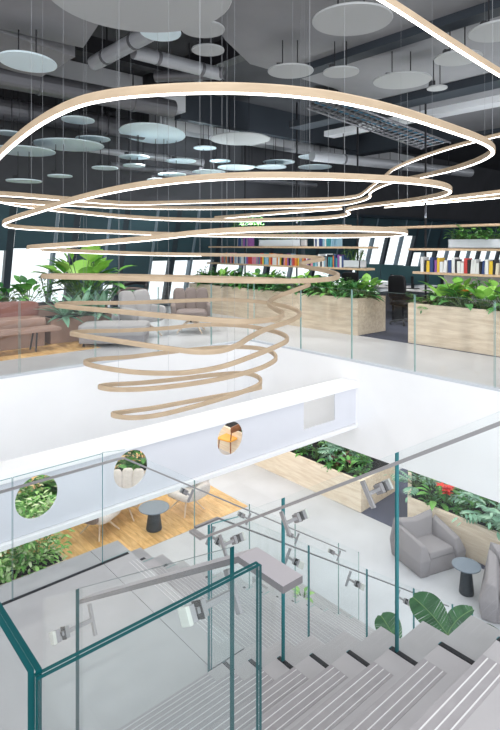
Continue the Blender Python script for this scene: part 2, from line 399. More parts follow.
# ---------------------------------------------------------------- glass balustrades
TH=.011
def panel(parent, axis, pos, pts, mats=None, th=TH):   # pts: polygon (along, z)
    return MB().prism(pts,axis,pos-th,pos+th,0,1).build('glass_panel',mats or [M['glass'],M['edge']],parent)
def bracket(parent, p_glass, p_rail, slope_dir, flip=1, s=1):
    # p_glass: clamp centre on the glass, p_rail: under the rail; slope_dir: unit vector along rail
    g=Vector(p_glass); r=Vector(p_rail); ax=(Vector((r.x,r.y,0))-Vector((g.x,g.y,0))).normalized()
    upv=Vector((0,0,1)); al=Vector(slope_dir).normalized(); pv=ax.cross(al).normalized()
    if pv.z<0: pv=-pv
    def ob(c,ex,ey,ez,a,b,c2,mb,mi=0):
        vs=[c+ex*(sx*a)+ey*(sy*b)+ez*(sz*c2) for sz in(-1,1) for sy in(-1,1) for sx in(-1,1)]
        mb.add(vs,[(0,2,3,1),(4,5,7,6),(0,1,5,4),(2,6,7,3),(0,4,6,2),(1,3,7,5)],mi)
    mb=MB(); L=(Vector((r.x,r.y,0))-Vector((g.x,g.y,0))).length
    ob(g+ax*L*.5, ax,al,pv, L*.5,.016*s,.009*s,mb)
    ob(Vector((r.x,r.y,g.z+.0)), ax,al,pv, .006*s,.014*s,.066*s,mb)
    o=mb.build('bracket',M['steel'],parent,bevel=.002)
    c=MB(); ob(g+ax*.024,ax,al,pv,.012,.024*s,.024*s,c); ob(g-ax*.024,ax,al,pv,.012,.024*s,.024*s,c); c.build('clamp_plate',M['steel'],o,bevel=.002)
    c=MB(); ob(g+ax*.0125,ax,al,pv,.0015,.026*s,.026*s,c); c.build('gasket',M['dark'],o)
    c=MB(); ob(g-ax*.042,ax,al,pv,.008,.026*s,.026*s,c); c.build('clamp_pad',M['pad'],o,bevel=.002)
# A: right side of the upper flight, X = XG
def gt(Y): return 1.03+.63*(Y-1.574)
bA=thing('glass_balustrade','clear glass balustrade with sloping steel handrail on right side of upper stair','balustrade')
def stepped(a,b,n_of,e_of,kmax,emax):
    # bottom line of a panel between a and b (decreasing order b -> a), following treads
    pts=[]; cuts=[n_of(k) for k in range(0,kmax)]
    seg=[a]+[c for c in cuts if a<c<b]+[b]
    for i in range(len(seg)-1):
        m=(seg[i]+seg[i+1])/2; k=0
        while k<kmax and n_of(k)<m: k+=1
        e=e_of(k) if k<kmax else emax
        pts += [(seg[i],Z(e)+.002),(seg[i+1],Z(e)+.002)]
    return pts
for a,b in ((.30,1.57),(1.578,2.376),(2.384,3.135)):
    pts=stepped(a,b,nY,nE,8,3.04)
    top=[(b,Z(min(gt(b),1.99))),(a,Z(gt(a)))]
    panel(bA,'x',XG,pts+top)
def rail_box(mb,pts,w,h):
    pts=[Vector(p) for p in pts]
    n=len(pts); vs=[]
    for i,p in enumerate(pts):
        d=(pts[min(i+1,n-1)]-pts[max(i-1,0)]); d.z=0; d.normalize(); sd=Vector((d.y,-d.x,0))
        for sx,sz in ((-1,-1),(1,-1),(1,1),(-1,1)): vs.append(p+sd*w/2*sx+Vector((0,0,sz*h/2)))
    for i in range(n-1):
        a=i*4; fs=[(a+k,a+(k+1)%4,a+4+(k+1)%4,a+4+k) for k in range(4)]
        for k,f in enumerate(fs): mb.add([vs[q] for q in f],[(0,1,2,3)],0 if k==2 else 1)
    mb.add(vs[:4],[(3,2,1,0)],1); mb.add(vs[-4:],[(0,1,2,3)],1)
XR=2.2
def re_(Y): return 1.022+.632*(Y-1.486)
mb=MB(); rail_box(mb,[(XR,.3,Z(re_(.3))),(XR,3.03,Z(re_(3.03))),(XR,3.16,Z(re_(3.03)))],.045,.018); mb.build('handrail',[M['steel'],M['steel']],bA)
sd=Vector((0,1,-.632)).normalized()
for Y in (.93,1.66,2.24,2.82):
    bracket(bA,(XG,Y,Z(re_(Y)+.10)),(XR+.01,Y,Z(re_(Y))),sd)
# B: left side of the upper flight and landing, X = 1.12
bB=thing('glass_balustrade','glass balustrade with wide flat grey handrail on left side of upper stair','balustrade')
def gl(Y): return .981+.588*(Y-1.381)
for a,b in ((1.381,2.586),(2.594,3.02)):
    pts=stepped(a,b,nY,nE,8,3.04); panel(bB,'x',1.12,pts+[(b,Z(gl(b))),(a,Z(gl(a)))],[M['glass'],M['edge2'] if a<2 else M['glass']],th=.009)
XR2=1.297
def rl(Y): return 1.127+.605*(Y-1.508)
mb=MB(); rail_box(mb,[(XR2,1.278,Z(1.127)),(XR2,1.508,Z(1.127)),(XR2,2.90,Z(rl(2.90)))],.092,.024); mb.build('handrail',[M['rail'],M['railside']],bB,bevel=.002)
sd=Vector((0,1,-.605)).normalized()
for Y in (1.587,2.79):
    bracket(bB,(1.12,Y,Z(rl(Y)+.12)),(XR2-.005,Y,Z(rl(Y))),sd,s=1.15)
# C: near side of the lower flight, Y = 3.13
bC=thing('glass_balustrade','glass balustrade with thin dark handrail on near side of lower stair flight','balustrade')
def gc(X): return 1.99 if X<2.6 else 2.02+.64*(X-2.6)
js=[2.345,3.362,4.15,4.93,5.70,6.16]
def lbot(a,b):
    pts=[]; seg=[a]+[lX(j) for j in range(0,14) if a<lX(j)<b]+[b]
    for i in range(len(seg)-1):
        m=(seg[i]+seg[i+1])/2; j=0
        while j<14 and lX(j)<m: j+=1
        e=lE(j) if j<14 else 5.42
        pts+=[(seg[i],Z(e)+.002),(seg[i+1],Z(e)+.002)]
    return pts
def ltop(a,b):
    t_=[(b,Z(gc(b)))]
    if a<2.6<b: t_+=[(2.6,Z(gc(2.6)))]
    return t_+[(a,Z(gc(a)))]
for a,b in zip(js[:-1],js[1:]): panel(bC,'y',3.13,lbot(a+.004,b-.004)+ltop(a+.004,b-.004),th=.008)
mb=MB(); rail_box(mb,[(2.30,3.26,Z(2.05)),(2.51,3.26,Z(2.05)),(5.84,3.26,Z(4.15))],.024,.014); mb.build('handrail',[M['steel'],M['railside']],bC)
sd=Vector((1,0,-.63)).normalized()
for X in (2.43,3.23,4.03,4.82,5.6):
    e=2.05+max(0,(X-2.51))*.6306; bracket(bC,(X,3.13,Z(e+.1)),(X,3.25,Z(e)),sd)
# D: far side of landing and lower flight, Y = 4.88 / 4.945
bD=thing('glass_balustrade','glass balustrade with thin handrail on far side of landing, below the white beam','balustrade')
for a,b in ((.86,1.526),(1.534,2.356)): panel(bD,'y',4.868,[(a,ZL+.002),(b,ZL+.002),(b,Z(1.99)),(a,Z(1.99))],th=.007)
js=[2.364,3.44,4.23,5.0,5.85,6.3]
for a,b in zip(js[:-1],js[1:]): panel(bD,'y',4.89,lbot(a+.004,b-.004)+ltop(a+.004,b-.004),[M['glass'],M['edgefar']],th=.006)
mb=MB(); rail_box(mb,[(.9,4.75,Z(2.035)),(2.51,4.75,Z(2.035)),(5.82,4.75,Z(4.14))],.026,.016); mb.build('handrail',[M['steel'],M['steel']],bD)
for X in (3.3,4.1,4.9,5.7):
    e=2.035+max(0,(X-2.51))*.636; bracket(bD,(X,4.88,Z(e+.1)),(X,4.76,Z(e)),sd if X>2.5 else Vector((1,0,0)))
# E: closest corner
bE=thing('glass_balustrade','thick teal edged glass corner closest to the viewer at lower left','balustrade')
panel(bE,'x',.335,[(.968,Z(1.68)),(3.2,Z(1.68)),(3.2,Z(.74)),(.968,Z(.74))],[M['glass'],M['edge2']],th=.0055)
panel(bE,'x',.3485,[(.968,Z(1.68)),(3.2,Z(1.68)),(3.2,Z(.745)),(.968,Z(.745))],[M['glass'],M['edge2']],th=.0055)
panel(bE,'y',.957,[(.341,Z(1.68)),(.862,Z(1.68)),(.862,Z(.751)),(.341,Z(.751))],[M['glass'],M['edge2']],th=.0045)
panel(bE,'y',.968,[(.341,Z(1.68)),(.862,Z(1.68)),(.862,Z(.751)),(.341,Z(.751))],[M['glass'],M['edge2']],th=.0045)
# upper slab-edge balustrades
bF=thing('glass_balustrade','frameless glass balustrade along right slab edge before the wooden planters','balustrade')
def onX(px,X):
    u=(px-250)/F; D=X/(.7557*u+.6551); return (.7557-.6551*u)*D
def onY(px,Y):
    u=(px-250)/F; D=Y/(.7557-.6551*u); return (.7557*u+.6551)*D
jy=[7.77]+[onX(p,6.81) for p in (300,351,414,494)]+[2.6,1.4]
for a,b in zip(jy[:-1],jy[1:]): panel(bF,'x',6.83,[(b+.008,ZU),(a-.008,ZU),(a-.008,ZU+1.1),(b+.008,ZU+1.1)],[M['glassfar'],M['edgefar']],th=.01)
MB().box(6.785,6.875,1.4,7.8,ZU-.02,ZU+.012).build('base_channel',M['boxgrey'],bF)
bG=thing('glass_balustrade','frameless glass balustrade along left slab edge before the lounge','balustrade')
jx=[onY(p,7.85) for p in (-30,20,96,159,212)]+[6.78]
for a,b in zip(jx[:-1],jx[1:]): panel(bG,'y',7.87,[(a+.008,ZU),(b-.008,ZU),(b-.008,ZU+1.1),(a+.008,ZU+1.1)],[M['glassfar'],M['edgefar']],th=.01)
MB().box(1,6.8,7.825,7.915,ZU-.02,ZU+.012).build('base_channel',M['boxgrey'],bG)

# ---------------------------------------------------------------- spiral pendant light
# one continuous path (bearing, elevation, depth), from the top ribbon down to the lowest coil
path=[(300,-52,2.6),(388,0,2.9),(450,41,3.1),(500,73,3.4),(560,105,4.2),(575,118,5.2),(545,126,6.0),(500,134,6.3),(450,147,6.9),(415,159,7.2),(393,168.5,7.3),(385,176,7.2),
(370,187,7.2),(366,191,7.3),(357,196.5,7.4),(330,199,7.4),(250,200,7.3),(180,202,6.8),(125,203.5,6.2),(60,198,5.4),(0,193,4.9),(-25,194,4.7),(-10,199,4.9),(30,202,5.6),(72,204,6.2),(125,207,6.8),(200,208,7.3),(280,207,7.4),(340,204.5,7.4),(360,200.5,7.3),
(371,196,7.2),(369,192,7.15),(378,186.5,7.0),(392,181,6.7),(414,177.5,6.2),(448,170,5.3),(474,162,4.6),(490,154,4.1),(494,148,3.7),(484,140,3.3),(450,127.5,2.9),(400,111,2.62),(350,99,2.45),(300,91.5,2.35),(250,88,2.3),(200,87.5,2.3),(150,90,2.33),(110,94,2.4),(75,102,2.55),(40,120,2.8),(12,142,3.1),(-6,160,3.5),
(-18,177,4.0),(-20,190,4.6),(0,201,5.2),(45,208,5.9),(85,212.5,6.3),(125,216.5,6.6),(180,219.5,7.0),(250,220,7.2),(310,218.5,7.3),(340,216,7.3),(351,212.5,7.2),(345,209.5,7.1),(358,206.5,7.0),(385,203,6.5),(415,199.5,5.9),(440,195,5.2),(452,190,4.5),(445,185,4.0),(420,181,3.75),(380,178,3.6),(320,175.5,3.5),(250,175,3.5),(200,177.5,3.55),(150,183,3.7),(110,190,3.9),(70,200,4.2),(35,211,4.6),(10,219,5.0),(2,223,5.4),
(12,226.5,5.8),(50,229,6.1),(100,231,6.4),(170,234,6.8),(250,235.5,6.9),(330,236,6.7),(385,235,6.2),(406,233,5.6),(405,230.5,5.0),(380,229,4.6),(330,228,4.35),(250,229,4.3),(200,232,4.35),(150,238,4.5),(90,243,4.8),(45,245.8,5.1),(24,247.5,5.5),
(45,249.5,6.0),(90,251.5,6.4),(140,253.5,6.8),(200,254.5,7.0),(270,255.5,7.0),(315,257,6.8),(326,258.7,6.6),(312,261,6.4),(298,264,6.2),(308,267.5,6.0),(328,271,5.7),(340,275,5.4),(333,279,5.0),(300,281,4.75),(250,281,4.6),(180,279.5,4.6),(110,278,4.8),(60,277,5.1),(38,276,5.4),
(60,275,5.9),(120,275.5,6.4),(200,277,6.7),(270,279,6.7),(305,281.5,6.5),(311,284,6.3),(295,290,6.0),(275,297,5.7),(267,303,5.4),(275,309,5.2),(284,313,5.0),(280,317.5,4.7),(262,321,4.45),(235,321.5,4.35),(190,318,4.4),(125,312,4.7),(75,307.5,5.2),(52,305,5.5),
(75,302.6,5.9),(125,303,6.3),(175,301,6.5),(225,299,6.5),(265,302,6.3),(292,307.5,6.0),(302,313.5,5.7),(292,320.5,5.4),(265,329,5.1),(248,338,4.9),(238,345,4.75),(222,351,4.65),(200,352.3,4.6),(175,349.5,4.65),(125,342,4.85),(85,336,5.2),(68,333,5.45),
(85,331,5.8),(125,330.6,6.15),(165,328.5,6.35),(200,324.5,6.4),(240,325,6.3),(268,329.5,6.1),(286,335,5.8),(288,340.5,5.6),(275,347,5.4),(250,357,5.2),(225,366,5.05),(200,371,5.0),(175,373.5,5.0),(135,372.5,5.1),(98,367,5.3),(82,362,5.5),
(95,359,5.75),(130,357,6.0),(165,352.5,6.15),(205,348,6.2),(245,346.5,6.1),(270,350,5.95),(278,358,5.75),(266,366,5.6),(245,373,5.5),(215,380,5.4),(180,385.5,5.35),(140,389.5,5.35),(110,389.5,5.4),(97,386.5,5.5),
(108,384.5,5.7),(140,383,5.9),(180,379,6.0),(215,374.5,6.05),(245,372.5,6.0),(260,377,5.9),(261,384,5.75),(245,391,5.65),(220,399,5.55),(190,407.5,5.5),(160,415,5.45),(135,418,5.45),(116,416.5,5.5),(111,413.5,5.55),(122,412,5.7),(150,408.5,5.85),(180,403,5.95),(210,397.5,6.0),(240,392.5,6.0),(262,387,6.0)]
def catmull(P,n):
    out=[]
    for i in range(len(P)-1):
        p0=P[max(i-1,0)];p1=P[i];p2=P[i+1];p3=P[min(i+2,len(P)-1)]
        for k in range(n):
            t=k/n; out.append(.5*((2*p1)+(p2-p0)*t+(2*p0-5*p1+4*p2-p3)*t*t+(3*p1-p0-3*p2+p3)*t**3))
    out.append(P[-1]); return out
W=[PD(*p) for p in path]
# smooth the path a little in space, then the fine curve
for _ in range(1):
    W=[W[0]]+[W[i]*.8+(W[i-1]+W[i+1])*.1 for i in range(1,len(W)-1)]+[W[-1]]
PP=catmull(W,7)
def sweep(mb, P, prof, mi=0):
    n=len(P); m=len(prof); vs=[]; fs=[]
    for i,p in enumerate(P):
        d=P[min(i+1,n-1)]-P[max(i-1,0)]; d.z=0
        if d.length<1e-6: d=Vector((1,0,0))
        d.normalize(); sd=Vector((d.y,-d.x,0))
        for a,b in prof: vs.append(p+sd*a+Vector((0,0,b)))
    for i in range(n-1):
        for k in range(m): fs.append((i*m+k,i*m+(k+1)%m,(i+1)*m+(k+1)%m,(i+1)*m+k))
    fs+=[list(range(m))[::-1],[(n-1)*m+k for k in range(m)]]; mb.add(vs,fs,mi)
sp=thing('spiral_pendant_light','giant coiled spiral pendant light in bent pale wood with glowing strip, hung in the void','pendant light')
w,h=.0165,.021
mb=MB(); sweep(mb,PP,[(-w,-h),(-w,h*.6),(-w*.6,h),(w*.6,h),(w,h*.6),(w,-h),(w*.75,-h),(w*.75,-h*.6),(-w*.75,-h*.6),(-w*.75,-h)]); mb.build('wooden_coil',M['ring'],sp,smooth=False)
cut=next(i for i,p in enumerate(PP) if i>len(PP)*.35 and p.z<EYE-.12)
mb=MB(); sweep(mb,PP[:cut+1],[(-w*.6,-h*1.24),(-w*.6,-h*.98),(w*.6,-h*.98),(w*.6,-h*1.24)]); mb.build('led_strip',M['led'],sp)
mb=MB(); sweep(mb,PP[cut:],[(-w*.73,-h*.93),(-w*.73,-h*.62),(w*.73,-h*.62),(w*.73,-h*.93)]); mb.build('led_strip',M['led'],sp)
acc=0; last=PP[0]
for p in PP:
    acc+=(p-last).length; last=p
    if acc>2.6:
        acc=0; MB().tube([(p.x,p.y,p.z+h),(p.x,p.y,ZC-.02)],.0010,5).build('suspension_cable',M['wired'],sp)
# straight linear pendants behind the spiral
def linear(a,b,label):
    a,b=PD(*a),PD(*b); t=thing('linear_pendant_light',label,'pendant light',(a+b)/2,group='straight linear lights under the dark ceiling')
    A,B=a-t.location,b-t.location; n=12
    P=[A.lerp(B,i/n) for i in range(n+1)]
    mb=MB(); sweep(mb,P,[(-.03,-.01),(-.03,.05),(.03,.05),(.03,-.01)]); mb.build('housing',M['ring'],t)
    mb=MB(); sweep(mb,P,[(-.027,-.02),(-.027,-.01),(.027,-.01),(.027,-.02)]); mb.build('led_strip',M['led'],t)
    for q in (A.lerp(B,.1),A.lerp(B,.9)): MB().tube([(q.x,q.y,q.z+.05),(q.x,q.y,ZC-.05-t.location.z)],.004,5).build('suspension_rod',M['wired'],t)
linear((215,218.5,12.0),(342,208.5,11.0),'straight pale light bar hanging behind the middle of the spiral')
linear((395,205,11.0),(560,186,8.0),'upper straight light bar at right above the hanging shelves')
linear((385,207,12.0),(560,192,9.0),'lower straight light bar at right above the hanging shelves')

# ---------------------------------------------------------------- ceiling furniture
def poly_at(pts,e,thick,name,m,label,cat):
    P=[G(x,y,e) for x,y in pts]
    o=MB().prism([(p.x,p.y) for p in P],'z',Z(e),Z(e)+thick).build(name,m); return tag(o,label,cat)
poly_at([(-30,-14),(124,-14),(83,48),(-30,22)],-3.0,.5,'acoustic_raft',M['ceilgrey'],'big grey angular ceiling raft at top left corner','ceiling panel')
poly_at([(-30,22),(75,57),(38,79),(-30,58)],-2.98,.5,'acoustic_raft',M['ceilgrey'],'grey angular ceiling raft behind the leftmost pale disc','ceiling panel')
poly_at([(196,-10),(560,-10),(560,150),(432,128),(333,88),(250,64),(225,40)],-3.0,.08,'acoustic_raft',M['ceilgrey'],'wide grey ceiling soffit filling the upper right','ceiling panel')
def cbeam(x0,x1,y0,y1,e0,e1,m,label):
    tag(MB().box(x0,x1,y0,y1,Z(e0),Z(e1)).build('ceiling_beam',m),label,'beam')
cbeam(6.62,6.88,2,6.7,-2.88,-2.998,M['ceilblue'],'dark ceiling beam crossing the grey soffit above the top disc')
cbeam(9.4,9.9,2,9.4,-2.84,-2.998,M['ceilblue'],'broad dark ceiling beam behind the ribbon light at right')
cbeam(10.9,11.3,0,9.6,-2.86,-2.998,M['ceilpale'],'pale ceiling beam behind the broad dark one at right')
cbeam(7.0,13.5,10.5,10.75,-2.9,-3.62,M['ceilblue'],'tall blue black ceiling beam behind the spiral')
cbeam(2.5,7.0,10.3,10.9,-3.0,-3.58,M['ceilpale'],'pale wide ceiling beam behind the big blue disc')
cbeam(7.0,18.0,11.4,11.9,-2.85,-3.3,M['ceilpale'],'pale ceiling beam far back behind the row of discs')
cbeam(-4,7.0,8.9,9.15,-3.3,-3.6,M['dark'],'black ceiling beam at left above the grey ducts')
cbeam(5.9,6.15,6.5,13,-3.2,-3.6,M['dark'],'black ceiling beam above the wooden coil running away')
cbeam(14.0,14.5,2,13,-2.9,-3.5,M['ceilblue'],'dark ceiling beam deep at right over the desks')
def duct(a,b,r,m,label,joints=3):
    a,b=Vector(a),Vector(b); t=thing('ceiling_duct',label,'duct',(a+b)/2)
    A,B=a-t.location,b-t.location; MB().tube([A,B],r,20).build('pipe',m,t,smooth=False)
    d=(B-A).normalized()
    for i in range(joints):
        c=A.lerp(B,(i+.5)/joints); MB().tube([c-d*.03,c+d*.03],r*1.08,20).build('collar',M['duct'],t)
        MB().tube([c+Vector((0,0,r)),Vector((c.x,c.y,ZC-t.location.z-.02))],.012,6).build('hanger',M['dark'],t)
duct((-3,10.0,Z(-2.9)),(6.4,9.9,Z(-2.9)),.19,M['duct'],'long grey round duct crossing the upper left ceiling',5)
duct((-3,11.5,Z(-2.72)),(6.6,11.5,Z(-2.72)),.22,M['duct'],'fat grey duct below the long one at upper left',5)
duct((3.97,8.5,Z(-3.0)),(4.0,6.75,Z(-3.0)),.12,M['ductpale'],'short grey duct ending beside the small upper disc',2)
duct((4.2,7.6,Z(-3.0)),(5.9,7.6,Z(-3.0)),.11,M['ductpale'],'grey duct running right behind the small upper disc',2)
duct((5.9,7.5,Z(-3.0)),(5.2,8.6,Z(-3.05)),.1,M['duct'],'short dark duct branch near the top centre',1)
duct((0,12.6,Z(-2.3)),(9,12.4,Z(-2.3)),.1,M['ductpale'],'thin pale pipe low under the ceiling at left rear',4)
duct((6,12.0,Z(-1.9)),(13,11.8,Z(-1.9)),.08,M['duct'],'thin grey pipe behind the spiral near the blinds',4)
duct((10,9.2,Z(-2.2)),(16,8.2,Z(-2.2)),.13,M['ductpale'],'pale duct at right above the hanging shelves',3)
# cable tray
t=thing('cable_tray','ladder cable tray carrying blue and grey cables at upper right','cable tray')
ta,tb=G(318,103,-2.75),G(436,146,-2.15)
dv=(tb-ta); dn=dv.normalized(); sdv=Vector((dn.y,-dn.x,0)).normalized()
for s_ in (-.42,.42): MB().tube([ta+sdv*s_,tb+sdv*s_],.02,6).build('side_rail',M['duct'],t)
for i in range(22):
    c=ta+dv*(i+.5)/22; MB().tube([c+sdv*-.42,c+sdv*.42],.013,5).build('rung',M['duct'],t)
for i in range(7):
    s_=-.33+.11*i; MB().tube([ta+sdv*s_+Vector((0,0,.04)),ta.lerp(tb,.5)+sdv*(s_+.03*math.sin(i))+Vector((0,0,.03)),tb+sdv*s_+Vector((0,0,.04))],.018,6).build('cable',[M['duct'],M['dark'],mat('blue_cable',(.03,.12,.2),.5)][i%3],t)
for f_ in (.15,.5,.85):
    c=ta+dv*f_; MB().tube([c,Vector((c.x,c.y,ZC-.1))],.01,5).build('hanger',M['dark'],t)
# hanging acoustic discs
def disc(px,py,wpx,label,e=-2.55,m='disc',grp=None,asp=1.0):
    D=min(e*F/(py-HY), 11.3/(.7557-.6551*(px-250)/F)); c=PD(px,py,D); r=wpx/2*D/F
    t=thing('acoustic_disc',label,'ceiling disc',c,YAW,grp)
    MB().lathe([(r*.985,-.012),(r,0),(r*.985,.012)],seg=40,sy=asp).build('panel',M[m],t)
    top=(Z(-3.0)+.01 if (py<95 and px>250) or px==28 else ZC-.03)-c.z
    for s_ in (-.35,.3):
        MB().tube([(r*s_,0,.01),(r*s_,0,top)],.008,6).build('rod',M['dark'],t)
    MB().box(-r*.5-.04,-r*.5+.04,-.04,.04,.012,.11).build('fixing_box',M['dark'],t)
named=[(28,62,54,'pale blue oval ceiling disc at far upper left under the grey raft',1.2),(140,-4,185,'very large grey ceiling disc cut by the top edge of the photo',1),(203,29,44,'grey ceiling disc tucked behind the very large top disc',1),
(160.6,32,41,'small pale blue ceiling disc just below the very large top disc',1.15),(208,50,33,'small grey ceiling disc just above the largest wooden ring',1),(352,20,80,'large grey ceiling disc at top right of centre',1),(290.6,71,46,'grey ceiling disc nearest above the wooden ring right of centre',1),
(341,72,36,'grey ceiling disc second from the left above the ring on the right',1),(402,80.5,57,'large grey ceiling disc above the right bend of the ring',1),(437,88,20,'tiny grey ceiling disc beside the large disc at right',1),(458,58,46,'grey ceiling disc partly hidden behind the top ribbon light',1),(499,31,58,'grey ceiling disc at the right edge of the photo',1),
(153,134,64,'big pale blue oval disc hanging inside the largest ring',1.6),(240,139,60,'big grey oval disc right of the blue one inside the ring',1.1),(69,145,68,'long pale blue oval disc at left below the ring band',1.05),(24,151,60,'long pale blue disc at far left crossed by the ring',1.05),(78,120,32,'small pale disc close under the ring at left',1.1),(322.6,156.6,49,'long pale blue disc in the middle of the far row',.8),(385,165,34,'pale blue disc by the right folds of the spiral',1)]
for px,py,wp,l,asp in named:
    disc(px,py,wp,l,e=-2.8 if px in (203,160.6,208) else -2.55,m='discg' if (py<90 and px>180) or px==140 or px==240 else 'disc',asp=asp)
for px,py,wp in [(8,133,26),(93,139,34),(105,168,26),(24,181,34),(134,157,30),(134,165.5,22),(205,148,23),(181,161,30),(220,161,21),(236,167.5,37),(209,172,33),(172,174.5,28),(279,162,32),(271,167,31),(246,167,20),(315,167,34),(160,180,26),(330,178,30),(60,176,24)]:
    disc(px,py,wp,'small pale oval ceiling disc among the far row inside the spiral',grp='small far ceiling discs',e=-2.5)

# ---------------------------------------------------------------- plants
def plant_mesh(kind, h=.5, seed=0, n=None):
    r=random.Random(seed); mb=MB()
    if kind=='broad':
        for i in range(n or 16):
            a=r.uniform(0,6.28); el=r.uniform(.35,1.25); L=h*r.uniform(.35,.6); d=Vector((math.cos(a)*math.cos(el),math.sin(a)*math.cos(el),math.sin(el)))
            b=Vector((0,0,0)); m_=b+d*h*r.uniform(.35,.6); mb.tube([b,m_],.006,4,mi=1)
            dd=Vector((d.x,d.y,d.z*.4)); mb.leaf(m_,dd,L,L*.42,.7,.3)
    elif kind=='bush':
        for i in range(n or 90):
            a=r.uniform(0,6.28); zz=r.uniform(.08,1)*h; rad=h*.42*math.sqrt(max(0.05,1-((zz/h-.45)/.6)**2))*r.uniform(.3,1)
            p=Vector((math.cos(a)*rad,math.sin(a)*rad,zz)); L=(h*r.uniform(.10,.2) if h<.95 else r.uniform(.07,.13))
            mb.leaf(p,Vector((math.cos(a+r.uniform(-1,1)),math.sin(a+r.uniform(-1,1)),r.uniform(-.3,.8))),L,L*.5,.5,.3,n=3)
        for i in range(6):
            a=r.uniform(0,6.28); mb.tube([(0,0,0),(math.cos(a)*h*.15,math.sin(a)*h*.15,h*.5),(math.cos(a)*h*.28,math.sin(a)*h*.28,h*.9)],.007,4,mi=1)
    elif kind=='lobed':
        for i in range(n or 10):
            a=r.uniform(0,6.28); el=r.uniform(.15,1.0); d=Vector((math.cos(a)*math.cos(el),math.sin(a)*math.cos(el),math.sin(el)))
            L=h*r.uniform(.5,.75); p=d*h*.3; mb.tube([(0,0,0),p],.006,4,mi=1)
            side=d.cross(Vector((0,0,1))).normalized(); dd=d.copy()
            for k in range(7):
                t=k/6; ll=L*.36*math.sin(math.pi*(.25+.7*t))
                for s_ in (-1,1):
                    mb.leaf(p,(side*s_+dd*.7),ll*1.15,ll*.40,.3,.1,n=3)
                p=p+dd*L/7; dd=(dd-Vector((0,0,.12))).normalized()
            mb.leaf(p,dd,L*.25,L*.1,.3,.1,n=3)
    elif kind=='spiky':
        for i in range(n or 26):
            a=i*2.4; el=r.uniform(.05,1.2); L=h*r.uniform(.5,.9); mb.leaf((0,0,0),(math.cos(a)*math.cos(el),math.sin(a)*math.cos(el),math.sin(el)),L,L*.2,.5,.3)
    elif kind=='palm':
        for i in range(n or 12):
            a=r.uniform(0,6.28); el=r.uniform(.7,1.35); d=Vector((math.cos(a)*math.cos(el),math.sin(a)*math.cos(el),math.sin(el)))
            p=d*h*r.uniform(.4,.75); mb.tube([(0,0,0),p],.008,4,mi=1)
            L=h*r.uniform(.28,.38); mb.leaf(p,Vector((d.x,d.y,.35+d.z*.5)),L,L*.95,.8,.15)
    elif kind=='flower':
        for i in range(n or 7):
            a=r.uniform(0,6.28); p=Vector((math.cos(a)*h*.15,math.sin(a)*h*.15,h*r.uniform(.7,1))); mb.tube([(0,0,0),p],.005,4,mi=1)
            for k in range(5):
                b=k*1.26; mb.leaf(p,(math.cos(b),math.sin(b),.5),h*.26,h*.15,.4,.3,n=3)
    return mb
_cache={}
def plant(kind,mk,h,loc,name,label,group=None,seed=0,cat='plant',rz=None,n=None):
    key=(kind,mk,round(h,2),seed%4,n)
    if key not in _cache:
        o=plant_mesh(kind,h,seed%4*13+int(h*100),n).build(name,[M[mk],M['stem']]); _cache[key]=o
    else:
        o=_cache[key].copy(); C.objects.link(o); o.name=name
    o.location=loc; o.rotation_euler=(0,0,R.uniform(0,6.28) if rz is None else rz)
    for k_ in ('group','kind'):
        if k_ in o: del o[k_]
    return tag(o,label,cat,group)
def planter(name,label,poly,z0,z1,m,wall=.05):
    # open-topped box with soil; poly counter-clockwise
    t=thing(name,label,'planter'); cx=sum(p[0] for p in poly)/len(poly); cy=sum(p[1] for p in poly)/len(poly)
    def ins(d):
        n=len(poly); out=[]
        for i in range(n):
            p0,p1,p2=[Vector(poly[j%n]) for j in (i-1,i,i+1)]
            a=(p1-p0).normalized(); b=(p2-p1).normalized(); na=Vector((-a.y,a.x)); nb=Vector((-b.y,b.x))
            k=(na+nb); k=k/ max(.3,(1+na.dot(nb))); out.append(tuple(p1+k*d))
        return out
    inn=ins(wall); mb=MB(); n=len(poly)
    for i in range(n):
        j=(i+1)%n; mb.prism([poly[i],poly[j],inn[j],inn[i]],'z',z0,z1)
    mb.build('box',m,t)
    MB().prism(ins(wall+.003),'z',z1-.10,z1-.05).build('soil',M['soil'],t)
    ii=ins(wall+.025); mb=MB(); i0=ins(wall+.002)
    for i in range(n):
        j=(i+1)%n; mb.prism([i0[i],i0[j],ii[j],ii[i]],'z',z1-.09,z1-.01)
    mb.build('liner',M['slot'],t)
    return t
ZPU=ZU+.735
planter('wooden_planter','pale wooden planter box in the middle of the upper floor edge',[(8.72,6.8),(9.65,6.8),(9.65,12.65),(8.72,12.65)],ZU,ZPU,M['planter'])
planter('wooden_planter','pale wooden planter box at the right of the upper floor edge',[(8.79,1.2),(9.75,1.2),(9.75,5.7),(8.79,5.7)],ZU,ZPU,M['planter'])
planter('wooden_planter','pale wooden planter on the lobby floor beneath the beam end',[(8.94,6.89),(10.39,7.0),(10.39,12.6),(8.94,12.6)],0,.63,M['planter2'],.07)
planter('wooden_planter','pale wooden planter on the lobby floor behind the grey armchairs',[(9.05,.8),(10.34,.8),(10.34,6.7),(9.05,5.88)],0,.63,M['planter2'],.07)
zs=ZPU-.08
kinds=[('broad','leafd',.5,'dark broad leaved plant'),('broad','leafm',.48,'bright broad leaved plant'),('bush','leafd',.42,'dark bushy plant'),('palm','leafy',.5,'round leaved green plant'),('lobed','leafm',.42,'lobed leaf green plant')]
